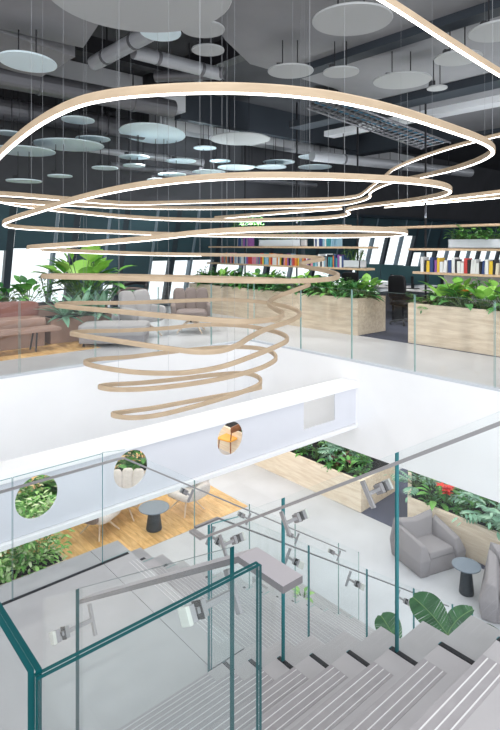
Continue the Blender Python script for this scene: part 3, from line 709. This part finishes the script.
for i in range(19):
    Y=6.98+i*.31; k=kinds[[0,2,1,0,3,2,0,1,2,0][i%10]]
    plant(k[0],k[1],k[2]*1.1,(R.uniform(8.92,9.05),Y,zs),'planter_plant',k[3]+' growing in the middle upper planter','middle upper planter greenery',i,n=40 if k[0]=='broad' else None)
    k=kinds[[3,0,1,2,0,0,3,1,2,1][i%10]]; plant(k[0],k[1],k[2]*1.25,(R.uniform(9.25,9.45),Y+.1,zs),'planter_plant',k[3]+' growing in the middle upper planter','middle upper planter greenery',i+1,n=40 if k[0]=='broad' else None)
for i in range(11):
    Y=5.5-i*.38; k=kinds[[4,3,0,3,1,0,2,0,3,1,0][i]]
    plant(k[0],k[1],k[2]*1.15,(R.uniform(9.0,9.15),Y,zs),'planter_plant',k[3]+' growing in the right upper planter','right upper planter greenery',i+3,n=36 if k[0]=='broad' else None)
    k=kinds[[1,3,2,3,3,0,1,0,2,1,3][i]]; plant(k[0],k[1],k[2]*1.3,(R.uniform(9.35,9.5),Y-.12,zs),'planter_plant',k[3]+' growing in the right upper planter','right upper planter greenery',i+2,n=36 if k[0]=='broad' else None)
for (x,y) in ((9.05,5.05),(9.2,4.75)): plant('flower','flor',.36,(x,y,zs),'flowering_plant','orange flowers in the right upper planter behind the glass','orange flowers of the upper planter',1,cat='flower')
zs=.55
# lower planter under the beam end
lay=[('lobed','leafs',.62,9.45,8.45,'pale lobed plant nearest the front edge of the planter under the beam end'),('lobed','leafs',.6,9.8,8.1,'pale lobed plant towards the back edge of the planter under the beam end'),('broad','leafr',.45,9.4,7.75,'burgundy leaved plant in the planter under the beam end'),
('broad','leafd',.45,9.35,7.9,'dark broad plant in the planter under the beam end'),('broad','leafm',.45,9.25,7.45,'bright broad plant at near end of the planter under the beam'),('lobed','leafm',.4,9.9,7.6,'green lobed plant at near right of the planter under the beam'),
('bush','leafd',.4,9.4,9.3,'dark bushy plant in the planter under the beam end'),('broad','leafy',.3,9.2,9.9,'lime plant at the rear front edge of the planter under the beam'),('broad','leafd',.45,10.0,8.4,'dark broad plant at the back of the planter under the beam'),('bush','leafd',.4,9.6,7.3,'dark low bush at near corner of the planter under the beam'),
('broad','leafd',.4,10.0,9.2,'dark plant behind the pale lobed plants under the beam'),('flower','flor',.55,9.25,8.75,'orange flowers nearest the front edge of the planter under the beam'),('flower','flor',.55,9.5,8.85,'second orange flowers by the pale lobed plant under the beam'),('broad','leafd',.4,9.3,10.6,'dark plant at far end of the planter under the beam'),
('broad','leafm',.35,9.25,8.75,'small bright plant by front edge under the beam')]
for i,(k,m_,h_,x,y,l) in enumerate(lay): plant(k,m_,h_*(1.25 if k in('lobed','flower') else 1),(x,y,zs+(.1 if k=='lobed' else 0)),'flowering_plant' if k=='flower' else 'planter_plant',l,None,i,cat='flower' if k=='flower' else 'plant')
lay=[('lobed','leafs',.5,9.55,6.0,'silvery lobed plant at the left end of the planter behind the armchairs'),('broad','leafd',.45,10.0,6.2,'dark plant at back left of the planter behind the armchairs'),('flower','flor',.52,9.55,5.72,'orange flowers at left of the planter behind the armchairs'),('broad','leafm',.5,9.4,5.5,'broad green plant left of centre in the planter behind the armchairs'),
('broad','leafy',.5,9.9,5.6,'lime green plant in the planter behind the armchairs'),('flower','flred',.36,9.3,5.25,'red flowers in the planter behind the armchairs'),('broad','leafm',.5,9.6,5.0,'bright broad plant in the middle of the planter behind the armchairs'),('broad','leafd',.5,10.05,5.2,'dark broad plant at the back middle behind the armchairs'),
('flower','flor',.5,9.95,5.1,'orange flowers at back middle of the planter behind the armchairs'),('lobed','leafs',.65,9.65,4.62,'large silvery lobed plant at right of the planter behind the armchairs'),('lobed','leafs',.65,9.4,4.35,'rightmost silvery lobed plant in the planter behind the armchairs'),('bush','leafd',.4,9.3,5.35,'dark low bush by the front edge behind the left armchair'),
('broad','leafd',.4,9.3,4.85,'dark plant by the front edge behind the side table'),('broad','leafd',.45,10.05,4.5,'dark plant at the back right behind the armchairs'),('bush','leafd',.4,9.6,2.8,'dark bush at the hidden right end of the lobby planter'),('lobed','leafs',.5,9.4,2.2,'silvery plant at the far right end of the lobby planter')]
for i,(k,m_,h_,x,y,l) in enumerate(lay): plant(k,m_,h_*(1.25 if k in('lobed','flower') else 1),(x,y,zs+(.1 if k=='lobed' else 0)),'flowering_plant' if k=='flower' else 'planter_plant',l,None,i+2,cat='flower' if k=='flower' else 'plant')
for i in range(14):
    k,m_=[('broad','leafd'),('bush','leafd'),('broad','leafm')][i%3]
    plant(k,m_,.27,(9.2+.75*(i%2)+R.uniform(-.1,.1),7.2+i*.29,.55),'planter_plant','low green filler plant in the planter under the beam end','low filler plants under the beam end',i,n=26 if k=='broad' else 110)
for i in range(12):
    k,m_=[('broad','leafd'),('broad','leafm'),('bush','leafd')][i%3]
    plant(k,m_,.27,(9.3+.7*(i%2)+R.uniform(-.1,.1),5.55-i*.3,.55),'planter_plant','low green filler plant in the planter behind the armchairs','low filler plants behind the armchairs',i,n=26 if k=='broad' else 110)
# lower left bushes in troughs
t=thing('wooden_planter','low planter trough full of bushes on the oak floor at lower left','planter',(0,0,0))
MB().box(1.2,3.7,8.95,9.5,0.007,.12).build('box',M['planter2'],t); MB().box(1.25,3.65,9.0,9.45,.12,.13).build('soil',M['soil'],t)
for i,(x,y) in enumerate([(1.5,9.2),(1.95,9.3),(2.35,9.15),(2.75,9.25),(3.1,9.15),(3.35,9.2)]):
    plant('bush','leafl',1.15,(x,y,.05),'leafy_bush','bright leafy bush growing in the low trough at lower left','bushes in the lower left trough',i,n=520)
MBt=thing('wooden_planter','pale planter box behind the cream sofa on the lower floor','planter')
MB().box(1.0,7.2,10.9,11.5,0,.3).build('box',M['planter2'],MBt); MB().box(1.05,7.15,10.95,11.45,.3,.31).build('soil',M['soil'],MBt)
for i in range(14):
    x=1.3+i*.43; plant('bush' if i%2 else 'broad','leafd' if i%3 else 'leafm',.9 if i%2 else .8,(x,11.2,.31),'leafy_bush','leafy green plant in the planter behind the cream sofa','plants behind the cream sofa',i,n=180 if i%2 else 30)
for i,(x,y,hh) in enumerate([(2.2,10.6,1.9),(2.9,10.4,1.8),(3.4,10.9,1.9),(1.6,10.2,1.8)]):
    plant('bush','leafm' if i%2 else 'leafl',hh,(x,y,0.0),'leafy_bush','tall leafy shrub seen through the leftmost round beam hole','tall shrubs behind the left beam hole',i,n=1100)
# bird of paradise leaves beside the stair
def banana(loc,leaves,label):
    t=thing('potted_banana_plant',label,'plant',loc)
    MB().lathe([(.2,0),(.26,.02),(.3,.5),(.27,.5),(.26,.45)],seg=28).build('pot',M['boxgrey'],t,smooth=False)
    MB().lathe([(.262,.4),(.262,.44)],seg=28).build('soil',M['soil'],t)
    for tip0,tip1,W_ in leaves:
        a=Vector(tip0)-Vector(loc); b=Vector(tip1)-Vector(loc)
        lf=MB(); d=b-a; L=d.length; dn=d.normalized(); side=dn.cross(FW).normalized(); n=16; pts=[]
        nor=side.cross(dn)
        rr=random.Random(int(L*1000))
        rows=[]
        for i in range(n+1):
            t_=i/n; w=W_*.5*(math.sin(math.pi*min(1,t_*.93+.05))**.55); p=a+d*t_+nor*(.10*math.sin(math.pi*t_))*L+Vector((0,0,-.12*t_*t_*L))
            rows.append((p,w))
        for i in range(n):
            (p,w),(q,w2)=rows[i],rows[i+1]
            for s_ in (-1,1):
                gap=.82 if rr.random()<.3 else .99
                o1=p+side*s_*w+nor*w*.25-dn*0; o2=q+side*s_*w2+nor*w2*.25
                o2=o1.lerp(o2,gap) + dn*0
                lf.add([p,q,o2+dn*w*.25,o1+dn*w*.25],[(0,1,2,3)])
        lo=lf.build('leaf',M['leafb'],t)
        MB().tube([r_[0]+nor*.004 for r_ in rows],.005,5).build('midrib',mat('leaf_rib',(.16,.28,.10),.5),lo)
        MB().tube([Vector((0,0,.42)),(a*.5+Vector((0,0,.15))),a],.014,6).build('stalk',M['stem'],t)
L1a,L1b=PD(447,634,4.1),PD(413,592,4.3)
L2a,L2b=PD(445,640,4.2),PD(473,604,4.35)
L3a,L3b=PD(398,645,4.2),PD(381,612,4.3)
L4a,L4b=PD(470,640,4.0),PD(520,640,3.6)
banana((3.9,2.05,0),[(L1a,L1b,.24),(L2a,L2b,.16),(L3a,L3b,.20),(L4a,L4b,.2)],'tall plant with big dark banana leaves rising beside the stair treads')
# green wispy plant on the lower flight edge
t=G(303,604,4.95); plant('broad','leafy',.28,(t.x,t.y,t.z),'small_plant','small lime green sprig behind the glass at the lower flight',None,3)

# ---------------------------------------------------------------- upper shelves with books
def shelf_unit(name,label,X0,X1,ya,yb,levels,poles):
    t=thing(name,label,'shelf')
    for (e,a,b) in levels: MB().box(X0,X1,a,b,Z(e),Z(e)+.045).build('shelf_board',M['shelf'],t,bevel=.004)
    for y in poles:
        MB().box(X0+.14,X0+.17,y-.015,y+.015,ZPU-.3,ZC-.02).build('pole',M['dark'],t)
    return t
SX=9.72
shelf_unit('hanging_bookshelf','hanging oak bookshelf on black poles above the middle planter',SX,SX+.32,7.2,13.4,[(.56,7.35,13.2),(.08,7.25,13.1),(-.42,8.0,12.8)],[7.7,9.6,11.6])
shelf_unit('hanging_bookshelf','hanging oak bookshelf on black poles above the right planter',SX,SX+.32,2.5,6.3,[(.58,2.0,6.2),(.11,2.0,6.3),(-.34,1.6,7.15)],[6.0,4.0,2.4])
bcols={'white':(.75,.75,.76),'navy':(.04,.07,.20),'red':(.55,.06,.06),'yellow':(.75,.50,.05),'teal':(.05,.28,.32),'grey':(.30,.31,.34),'purple':(.28,.10,.35),'cream':(.70,.63,.50),'black':(.03,.03,.035),'orange':(.75,.25,.05),'light blue':(.28,.48,.62),'pink':(.65,.25,.35)}
bm={k:mat('book_'+k.replace(' ','_'),v,.5) for k,v in bcols.items()}
def book(y,e,w_,hh,col,where,grp,lean=0):
    t=thing('book','%s book standing on %s'%(col,where),'book',(SX+.03,y,Z(e)+.047),0,grp)
    t.rotation_euler=(lean,0,0)
    d=.2; MB().box(0,d,0,.003,0,hh).box(0,d,w_-.003,w_,0,hh).box(-.002,.004,0,w_,0,hh).build('cover',bm[col],t)
    MB().box(.006,d-.006,.003,w_-.003,.004,hh-.006).build('pages',bm['white'],t)
names=list(bcols)
def fill(y0,y1,e,where,grp,seed,weights):
    r=random.Random(seed); y=y0
    while y<y1:
        w_=r.uniform(.03,.075); hh=r.uniform(.2,.30); c=r.choice(weights); book(y,e,w_-.004,hh,c,where,grp,0 if r.random()<.85 else .08); y+=w_+(.03 if r.random()<.12 else .004)
W1=['white']*6+['cream','navy','red','grey','black','white','light blue','purple','yellow','teal','navy']
fill(3.4,6.02,.58,'the lower shelf at right','books on the lower right shelf',3,W1)
fill(8.0,12.6,.56,'the lower shelf at middle','books on the lower middle shelf',5,['navy','purple','red','teal','white','white','grey','orange','pink','light blue','yellow','black','navy','white'])
fill(8.2,8.9,.08,'the upper shelf at middle right','books on the upper middle shelf, right group',8,['white','light blue','teal','navy'])
fill(11.3,11.8,.08,'the upper shelf at middle left','books on the upper middle shelf, left group',9,['purple','navy','grey'])
def trough(y0,y1,e,label,pl,mk,n,h_):
    t=thing('plant_trough',label,'planter'); z=Z(e)+.046
    mb=MB(); x0,x1=SX+.03,SX+.28; hh=.17
    mb.box(x0,x0+.015,y0,y1,z,z+hh).box(x1-.015,x1,y0,y1,z,z+hh).box(x0,x1,y0,y0+.015,z,z+hh).box(x0,x1,y1-.015,y1,z,z+hh).box(x0,x1,y0,y1,z,z+.015)
    mb.build('box',M['boxgrey'],t); MB().box(x0+.015,x1-.015,y0+.015,y1-.015,z+.015,z+hh-.03).build('soil',M['soil'],t)
    for i in range(n):
        y=y0+.08+(y1-y0-.16)*i/max(1,n-1)
        plant(pl,mk,h_,(SX+.155,y,z+hh-.03),'trough_plant','green plant growing in the %s'%label.split(' with')[0],'plants in the '+label.split(' with')[0],i+int(e*10),n=22 if pl!='bush' else 100)
trough(4.15,5.45,.11,'pale grey trough on the right hanging shelf',  'broad','leafm',7,.36)
trough(9.35,10.9,.08,'pale grey trough on the middle hanging shelf', 'bush','leafm',6,.22)
trough(7.55,8.1,.56,'short grey trough at right end of the middle lower shelf','bush','leafm',3,.28)
for i in range(4): plant('bush','leafm',.3,(SX+.15,11.0+.35*i,Z(-.42)+.05),'shelf_plant','leafy plant on the topmost middle shelf','plants on the topmost middle shelf',i)
t=thing('storage_cabinet','low pale grey cabinet behind the right upper planter','cabinet'); MB().box(10.4,10.85,3.6,5.9,ZU+.006,ZU+1.2).build('body',M['boxgrey'],t)
for i in range(3): MB().box(10.39,10.4,3.65+i*.76,4.35+i*.76,ZU+.05,ZU+1.15).build('door',M['deskw'],t)

# ---------------------------------------------------------------- desks, monitors, office chairs
def desk(x,y,label):
    t=thing('office_desk',label,'desk',(x,y,ZU+.004),0); MB().box(-.4,.4,-.8,.8,.72,.75).build('desktop',M['deskw'],t,bevel=.005)
    for sy in (-.74,.74): MB().box(-.36,.36,sy-.03,sy+.03,0,.72).build('leg_frame',M['dark'],t)
desk(11.9,8.6,'white office desk at left beyond the gap between planters'); desk(11.5,6.9,'white office desk at right beyond the gap between planters')
def monitor(x,y,rz,label):
    t=thing('computer_monitor',label,'monitor',(x,y,ZU+.758),rz)
    MB().box(-.012,.012,-.36,.36,.12,.54).build('screen',M['screen'],t,bevel=.005); MB().box(-.03,.03,-.03,.03,.01,.3).build('stand',M['dark'],t); MB().box(-.1,.1,-.13,.13,0,.012).build('base',M['dark'],t)
monitor(11.9,8.95,.25,'dark monitor on the left desk, farther of the pair'); monitor(11.85,8.15,-.1,'dark monitor on the left desk, nearer the gap')
monitor(11.45,7.3,.15,'dark monitor on the right desk, left of the pair'); monitor(11.4,6.5,-.1,'dark monitor on the right desk, right of the pair')
def office_chair(x,y,rz,label):
    t=thing('office_chair',label,'chair',(x,y,ZU+.004),rz)
    MB().cushion((0,0,.48),(.5,.5,.1),p=.4).build('seat',M['dark'],t,smooth=True)
    MB().cushion((-.24,0,.85),(.07,.46,.55),p=.45).build('backrest',M['dark'],t,smooth=True)
    MB().tube([(0,0,.08),(0,0,.44)],.03,10).build('gas_column',M['dark'],t)
    for s_ in (-1,1): MB().tube([(-.1,s_*.27,.5),(-.05,s_*.29,.7),(.15,s_*.29,.7)],.018,8).build('armrest',M['dark'],t)
    for k in range(5):
        a=k*1.257; l=MB().tube([(0,0,.1),(.3*math.cos(a),.3*math.sin(a),.06)],.02,6).build('leg',M['dark'],t); MB().lathe([(.02,0),(.03,.02),(.02,.05)],(.3*math.cos(a),.3*math.sin(a),0),10).build('castor',M['dark'],l)
office_chair(10.75,7.1,0,'black office chair seen in the gap between the upper planters'); office_chair(11.0,8.7,.3,'black office chair behind the middle planter at its right end')

# ---------------------------------------------------------------- lounge seating
def star_base(t,m=None,h=.3,r=.36):
    m=m or M['beech']
    MB().lathe([(.07,h-.02),(.05,h-.08),(.035,h-.1)][::-1],seg=16).build('swivel_column',M['dark'],t)
    for k in range(4):
        a=k*math.pi/2+.6; MB().tube([(0,0,h-.05),(r*.5*math.cos(a),r*.5*math.sin(a),h*.6),(r*math.cos(a),r*math.sin(a),.012)],.026,8,r2=.013).build('leg',m,t)
def lounge_chair(name,label,loc,rz,fab,back,rim=None,channels=3,pillow=None):
    t=thing(name,label,'armchair',loc,rz)         # faces -y
    star_base(t)
    s_=MB(); s_.cushion((0,0,.38),(.68,.66,.18),p=.5); s_.build('seat',fab,t,smooth=True)
    b=MB(); wd=.72/channels
    for i in range(channels):
        x=-.36+wd*(i+.5); yy=.30-.12*abs(x/.36)**2
        b.cushion((x,yy,.62),(wd*1.08,.15,.56),Matrix.Rotation(-.28,3,'X')@Matrix.Rotation(-x*1.0,3,'Z'),p=.5)
    b.build('backrest',back,t,smooth=True)
    for sx in (-1,1):
        MB().cushion((sx*.36,.03,.46),(.12,.5,.26),Matrix.Rotation(sx*.12,3,'Y'),p=.5).build('side_wing',back,t,smooth=True)
    if rim: MB().tube([(-.38,.33,.86),(-.2,.44,.905),(0,.47,.92),(.2,.44,.905),(.38,.33,.86)],.028,8).build('rim',rim,t)
    return t
def fz(px,py): 
    p=G(px,py,1.8); return (p.x,p.y,ZU)
p=fz(141,338); lounge_chair('lounge_armchair','light grey shell lounge chair with dark rim in the upper lounge',(p[0]+.15,p[1]+.15,ZU),YAW+.9,M['fabricl'],M['fabricl'],M['brown'],2)
p=fz(190,333); lounge_chair('lounge_armchair','taupe channelled lounge chair on wooden star legs in the upper lounge',(p[0]+.1,p[1]+.1,ZU),YAW+.15,M['taupe'],M['taupe'],None,3)
t=thing('lounge_armchair','dark rounded chair back peeking behind the light grey shell chair','armchair',(fz(134,320)[0],fz(134,320)[1],ZU),YAW)
star_base(t,M['dark'])
MB().cushion((0,0,.42),(.6,.55,.14),p=.5).build('seat',M['brown'],t,smooth=True)
MB().tube([(-.3,-.1,.78),(-.27,.15,.86),(0,.27,.9),(.27,.15,.86),(.3,-.1,.78)],.06,10).build('backrest',M['dark'],t,smooth=True)
for sx in (-1,1): MB().tube([(sx*.3,-.05,.78),(sx*.26,0,.45)],.02,8).build('back_support',M['dark'],t)
# ottoman
t=thing('ottoman_sofa','low light grey upholstered ottoman in the upper lounge at left','ottoman',(4.66,9.12,ZU),YAW+.05)
MB().cushion((0,0,.29),(1.2,.72,.2),p=.22).build('top_cushion',M['fabricl'],t,smooth=True); MB().box(-.57,.57,-.33,.33,.06,.24).build('base',M['fabric'],t,bevel=.02)
for sx in (-1,1):
    for sy in (-1,1): MB().tube([(sx*.5,sy*.27,0),(sx*.5,sy*.27,.08)],.02,8).build('leg',M['dark'],t)
# bench and sofa with planter behind
t=thing('slatted_bench','pale wooden bench with thin black legs at left edge of upper lounge','bench',(0,0,0))
MB().box(.6,3.72,9.25,9.62,ZU+.33,ZU+.39).build('seat',M['peach'],t,bevel=.01)
for x in (.9,2.1,3.3):
    MB().tube([(x,9.3,ZU+.006),(x+.04,9.35,ZU+.34)],.014,6).build('leg',M['dark'],t); MB().tube([(x,9.57,ZU+.006),(x+.04,9.52,ZU+.34)],.014,6).build('leg',M['dark'],t)
t=thing('curved_sofa','rose and rust leather sofa in front of the left lounge plants','sofa',(0,0,0))
MB().cushion((1.9,9.93,ZU+.42),(3.5,.5,.22),p=.2,nu=32).build('seat_cushion',M['peach'],t,smooth=True)
MB().cushion((1.9,10.17,ZU+.63),(3.5,.2,.32),p=.25,nu=32).build('back_cushion',M['rust'],t,smooth=True)
MB().box(.2,3.62,9.75,10.24,ZU+.006,ZU+.34).build('base',M['peach'],t,bevel=.01)
t=thing('planter_box','rose wood planter block full of foliage at the end of the sofa','planter',(0,0,0))
MB().box(.2,5.1,10.3,10.95,ZU+.006,ZU+.66).box(3.75,4.95,9.82,10.28,ZU+.006,ZU+.46).build('box',M['peach'],t,bevel=.01)
MB().box(.26,5.05,10.36,10.9,ZU+.66,ZU+.67).build('soil',M['soil'],t)
MB().box(3.8,4.9,9.87,10.22,ZU+.46,ZU+.47).build('soil',M['soil'],t)
for i in range(10):
    x=.5+i*.39; plant(['bush','broad','palm'][i%3],['leafd','leafm','leafm'][i%3],[.55,.6,.6][i%3],(x,10.6+.12*(i%2),ZU+.66),'lounge_plant','leafy green plant in the planter behind the left sofa','plants behind the left sofa',i,n=[120,34,16][i%3])
p=PD(80,300,10.9); plant('palm','leafy',1.25,(4.72,10.62,ZU+.60),'fiddle_leaf_plant','tall plant with big round bright leaves rising behind the sofa end',None,2,n=30)
plant('broad','leafd',1.0,(5.0,10.75,ZU+.62),'lounge_plant','dark leaved tall plant just right of the tall bright plant',None,3,n=40)
for i,(x,y) in enumerate([(4.05,10.0),(4.35,9.95),(4.6,10.0),(4.82,10.05)]): plant('spiky','leafs',.75,(x,y-.05,ZU+.47),'agave_plant','silvery spiky plant spilling over the planter block by the ottoman','silvery spiky plants by the ottoman',i)

# puffy armchairs on the lower floor
def puffy(label,loc,rz):
    t=thing('puffy_armchair',label,'armchair',loc,rz)   # faces -y
    def soft(name,V,Fc):
        mb=MB(); mb.add(V,Fc); o=mb.build(name,M['fabric'],t,smooth=True)
        bv=o.modifiers.new('bevel','BEVEL'); bv.width=.022; bv.segments=2; bv.limit_method='NONE'
        return o
    box6=[(0,3,2,1),(4,5,6,7),(0,1,5,4),(1,2,6,5),(2,3,7,6),(3,0,4,7)]
    # front block under the seat
    soft('base',[(-.40,-.47,0),(.40,-.47,0),(.40,.3,0),(-.40,.3,0),(-.36,-.43,.30),(.36,-.43,.30),(.36,.3,.30),(-.36,.3,.30)],box6)
    soft('seat',[(-.33,-.46,.27),(.33,-.46,.27),(.31,.24,.27),(-.31,.24,.27),(-.31,-.43,.385),(.31,-.43,.385),(.29,.22,.36),(-.29,.22,.36)],box6)
    soft('backrest',[(-.56,.12,.0),(.56,.12,.0),(.56,.47,0),(-.56,.47,0),(-.30,.18,.38),(.30,.18,.38),(.60,.50,.30),(-.60,.50,.30),
        (-.43,.30,.66),(0,.30,.60),(.43,.30,.66),(.53,.44,.72),(0,.46,.63),(-.53,.44,.72)],
        [(0,3,2,1),(0,1,5,4),(1,2,6,5),(2,3,7,6),(3,0,4,7),(4,5,10,9,8),(5,6,11,10),(6,7,13,12,11),(7,4,8,13),(8,9,12,13),(9,10,11,12)])
    for sx in (-1,1):
        V=[(.38,-.49,0),(.58,-.47,0),(.57,.34,0),(.38,.34,0),(.35,-.51,.30),(.62,-.49,.28),(.60,.36,.30),(.33,.30,.34),(.37,-.42,.50),(.50,-.42,.52),(.54,.36,.64),(.42,.30,.60)]
        V=[(sx*v[0],v[1],v[2]) for v in V]
        Fc=[(0,3,2,1),(0,1,5,4),(1,2,6,5),(2,3,7,6),(3,0,4,7),(4,5,9,8),(5,6,10,9),(6,7,11,10),(7,4,8,11),(8,9,10,11)]
        if sx<0: Fc=[f[::-1] for f in Fc]
        soft('armrest',V,Fc)
    return t
puffy('puffy grey armchair left of the charcoal side table on the lobby floor',(8.47,5.12,0.0),-.30).scale=(.81,.81,.92)
puffy('puffy grey armchair at right edge of photo beside the charcoal side table',(8.36,3.42,0.0),-1.2)
def side_table(label,loc,r,h_):
    t=thing('side_table',label,'table',loc)
    MB().lathe([(r*.96,h_-.022),(r,h_-.016),(r,h_-.004),(r*.97,h_)],seg=36).build('tabletop',M['tablegrey'],t)
    MB().lathe([(r*.50,.0),(r*.52,.02),(r*.36,h_-.05),(r*.40,h_-.022)],seg=32).build('pedestal',M['tablebase'],t)
side_table('round charcoal side table with conical base between the puffy armchairs',(8.13,4.23,0),.215,.44)
side_table('round blue grey side table with conical base on the oak floor',(5.45,9.08,0.006),.29,.42)
c=lounge_chair('lounge_armchair','cream lounge chair with black and white pillow right of the oak floor table',(6.35,9.3,0.006),YAW-.6,M['cream'],M['cream'],None,3)
# patterned pillow
def pattern(name):
    m,nt,b=new(name); tc=nt.nodes.new('ShaderNodeTexCoord'); v=nt.nodes.new('ShaderNodeTexVoronoi'); v.inputs['Scale'].default_value=14
    r=nt.nodes.new('ShaderNodeValToRGB'); r.color_ramp.interpolation='CONSTANT'; r.color_ramp.elements[1].position=.45
    r.color_ramp.elements[0].color=(.03,.03,.04,1); r.color_ramp.elements[1].color=(.75,.73,.72,1)
    nt.links.new(tc.outputs['Object'],v.inputs['Vector']); nt.links.new(v.outputs['Distance'],r.inputs['Fac']); nt.links.new(r.outputs['Color'],b.inputs['Base Color']); b.inputs['Roughness'].default_value=.9; return m
pm=pattern('black_white_fabric')
t=MB().cushion((0,0,0),(.42,.14,.38),Matrix.Rotation(-.4,3,'X'),p=.55).build('throw_pillow',pm,smooth=True); t.location=(6.40,9.38,.68); t.rotation_euler=(0,0,YAW-.6); tag(t,'black and white patterned pillow resting on the cream lounge chair','pillow')
lounge_chair('lounge_armchair','cream lounge chair at left of the oak floor beside the bushes',(4.62,9.65,0.006),YAW+1.2,M['cream'],M['taupe'],None,3)
lounge_chair('lounge_armchair','cream lounge chair standing behind the round oak floor table',(5.30,9.92,0.006),YAW+.1,M['cream'],M['cream'],None,3).scale=(.95,.95,.9)
# orange chair and walnut chair behind third hole
def side_chair(label,loc,rz,seatm,framem):
    t=thing('dining_chair',label,'chair',loc,rz)
    MB().cushion((0,0,.45),(.48,.46,.06),p=.3).build('seat',seatm,t,smooth=True)
    for sx in (-1,1):
        MB().tube([(sx*.2,-.2,0),(sx*.18,-.18,.43)],.016,8).build('leg',framem,t); MB().tube([(sx*.21,.22,0),(sx*.19,.2,.43),(sx*.2,.24,.74)],.016,8).build('leg',framem,t)
    MB().cushion((0,.24,.74),(.46,.05,.16),p=.4).build('backrest',framem,t,smooth=True)
q=G(229,455,5.42); side_chair('orange seated wooden chair seen through the round beam hole at right',(q.x,q.y,0.0),YAW-2.2,M['orange'],M['walnut'])
q=G(232,444,5.42); side_chair('walnut chair behind the orange seated chair, through the beam hole',(q.x+.3,q.y+.3,0.0),YAW+.6,M['walnut'],M['walnut'])
t=thing('potted_plant','dark potted plant far behind the orange chair, through the beam hole','plant',(10.9,14.2,0))
MB().lathe([(.2,0),(.25,.5),(.22,.5),(.2,.45)],seg=20).build('pot',M['tablebase'],t); plant_mesh('broad',1.2,5,30).build('foliage',[M['leafd'],M['stem']],t).location=(0,0,.45)

# ---------------------------------------------------------------- light
w=bpy.data.worlds.new('day'); bpy.context.scene.world=w; w.use_nodes=True
nt=w.node_tree; bg=nt.nodes['Background']; bg.inputs['Color'].default_value=(.93,.97,1,1); bg.inputs['Strength'].default_value=1.45
def area(name,loc,rot,sx,sy,power,col=(1,1,1)):
    l=bpy.data.lights.new(name,'AREA'); l.shape='RECTANGLE'; l.size=sx; l.size_y=sy; l.energy=power; l.color=col
    o=bpy.data.objects.new(name,l); C.objects.link(o); o.location=loc; o.rotation_euler=rot; return o
area('soffit_fill',(10.5,3,ZS-.03),(0,0,0),6.5,13,330,(1,.985,.96))  # fill lamps added under both slabs, out of view, to brighten the lower level
area('soffit_fill',(4,11.5,ZS-.03),(0,0,0),16,6.5,420,(1,.97,.92))
area('overhead_fill',(1.2,1.2,ZC+1.2),(0,0,0),8,8,200,(.97,.98,1))  # added fill over the void, above the frame, with no roof opening built
area('rear_fill',(-6,-7,7.2),(math.pi/2+.1,0,YAW),11,5,950,(.98,.99,1))  # fill lamp added behind the camera for slab edges and upper level
for yy,ll in ((9.8,4.0),(4.2,4.0)):
    area('upward_fill',(9.88,yy,Z(-.55)),(math.pi,0,0),.2,ll,100,(.9,.97,1))  # unseen fill added above the shelves to brighten ceiling and discs
def spot(x,y,z,p,ang=2.3,col=(1,.98,.95)):  # bare spots added to brighten the upper floor, no fittings around them
    l=bpy.data.lights.new('fill_spot','SPOT'); l.energy=p; l.spot_size=ang; l.spot_blend=.8; l.shadow_soft_size=.05; l.color=col
    o=bpy.data.objects.new('fill_spot',l); C.objects.link(o); o.location=(x,y,z)
for x,y in ((7.7,9.4),(7.7,6.6),(7.7,3.6),(4.5,9.2),(1.5,9.2),(6.6,10.8),(8.2,11.2),(10.9,5.0),(11.0,8.5)):
    spot(x,y,Z(-2.3),230)
# ---------------------------------------------------------------- camera
cd=bpy.data.cameras.new('camera'); cam=bpy.data.objects.new('camera',cd); C.objects.link(cam)
cd.sensor_fit='HORIZONTAL'; cd.sensor_width=36; cd.lens=F/500*36; cd.shift_y=-120/500; cd.clip_start=.05; cd.clip_end=200
cam.location=(0,0,EYE); cam.rotation_euler=(math.pi/2,0,YAW)
sc=bpy.context.scene; sc.camera=cam
sc.view_settings.view_transform='Standard'; sc.view_settings.look='None'; sc.view_settings.exposure=0
sc.cycles.max_bounces=8; sc.cycles.transparent_max_bounces=40; sc.cycles.glossy_bounces=3; sc.cycles.diffuse_bounces=4
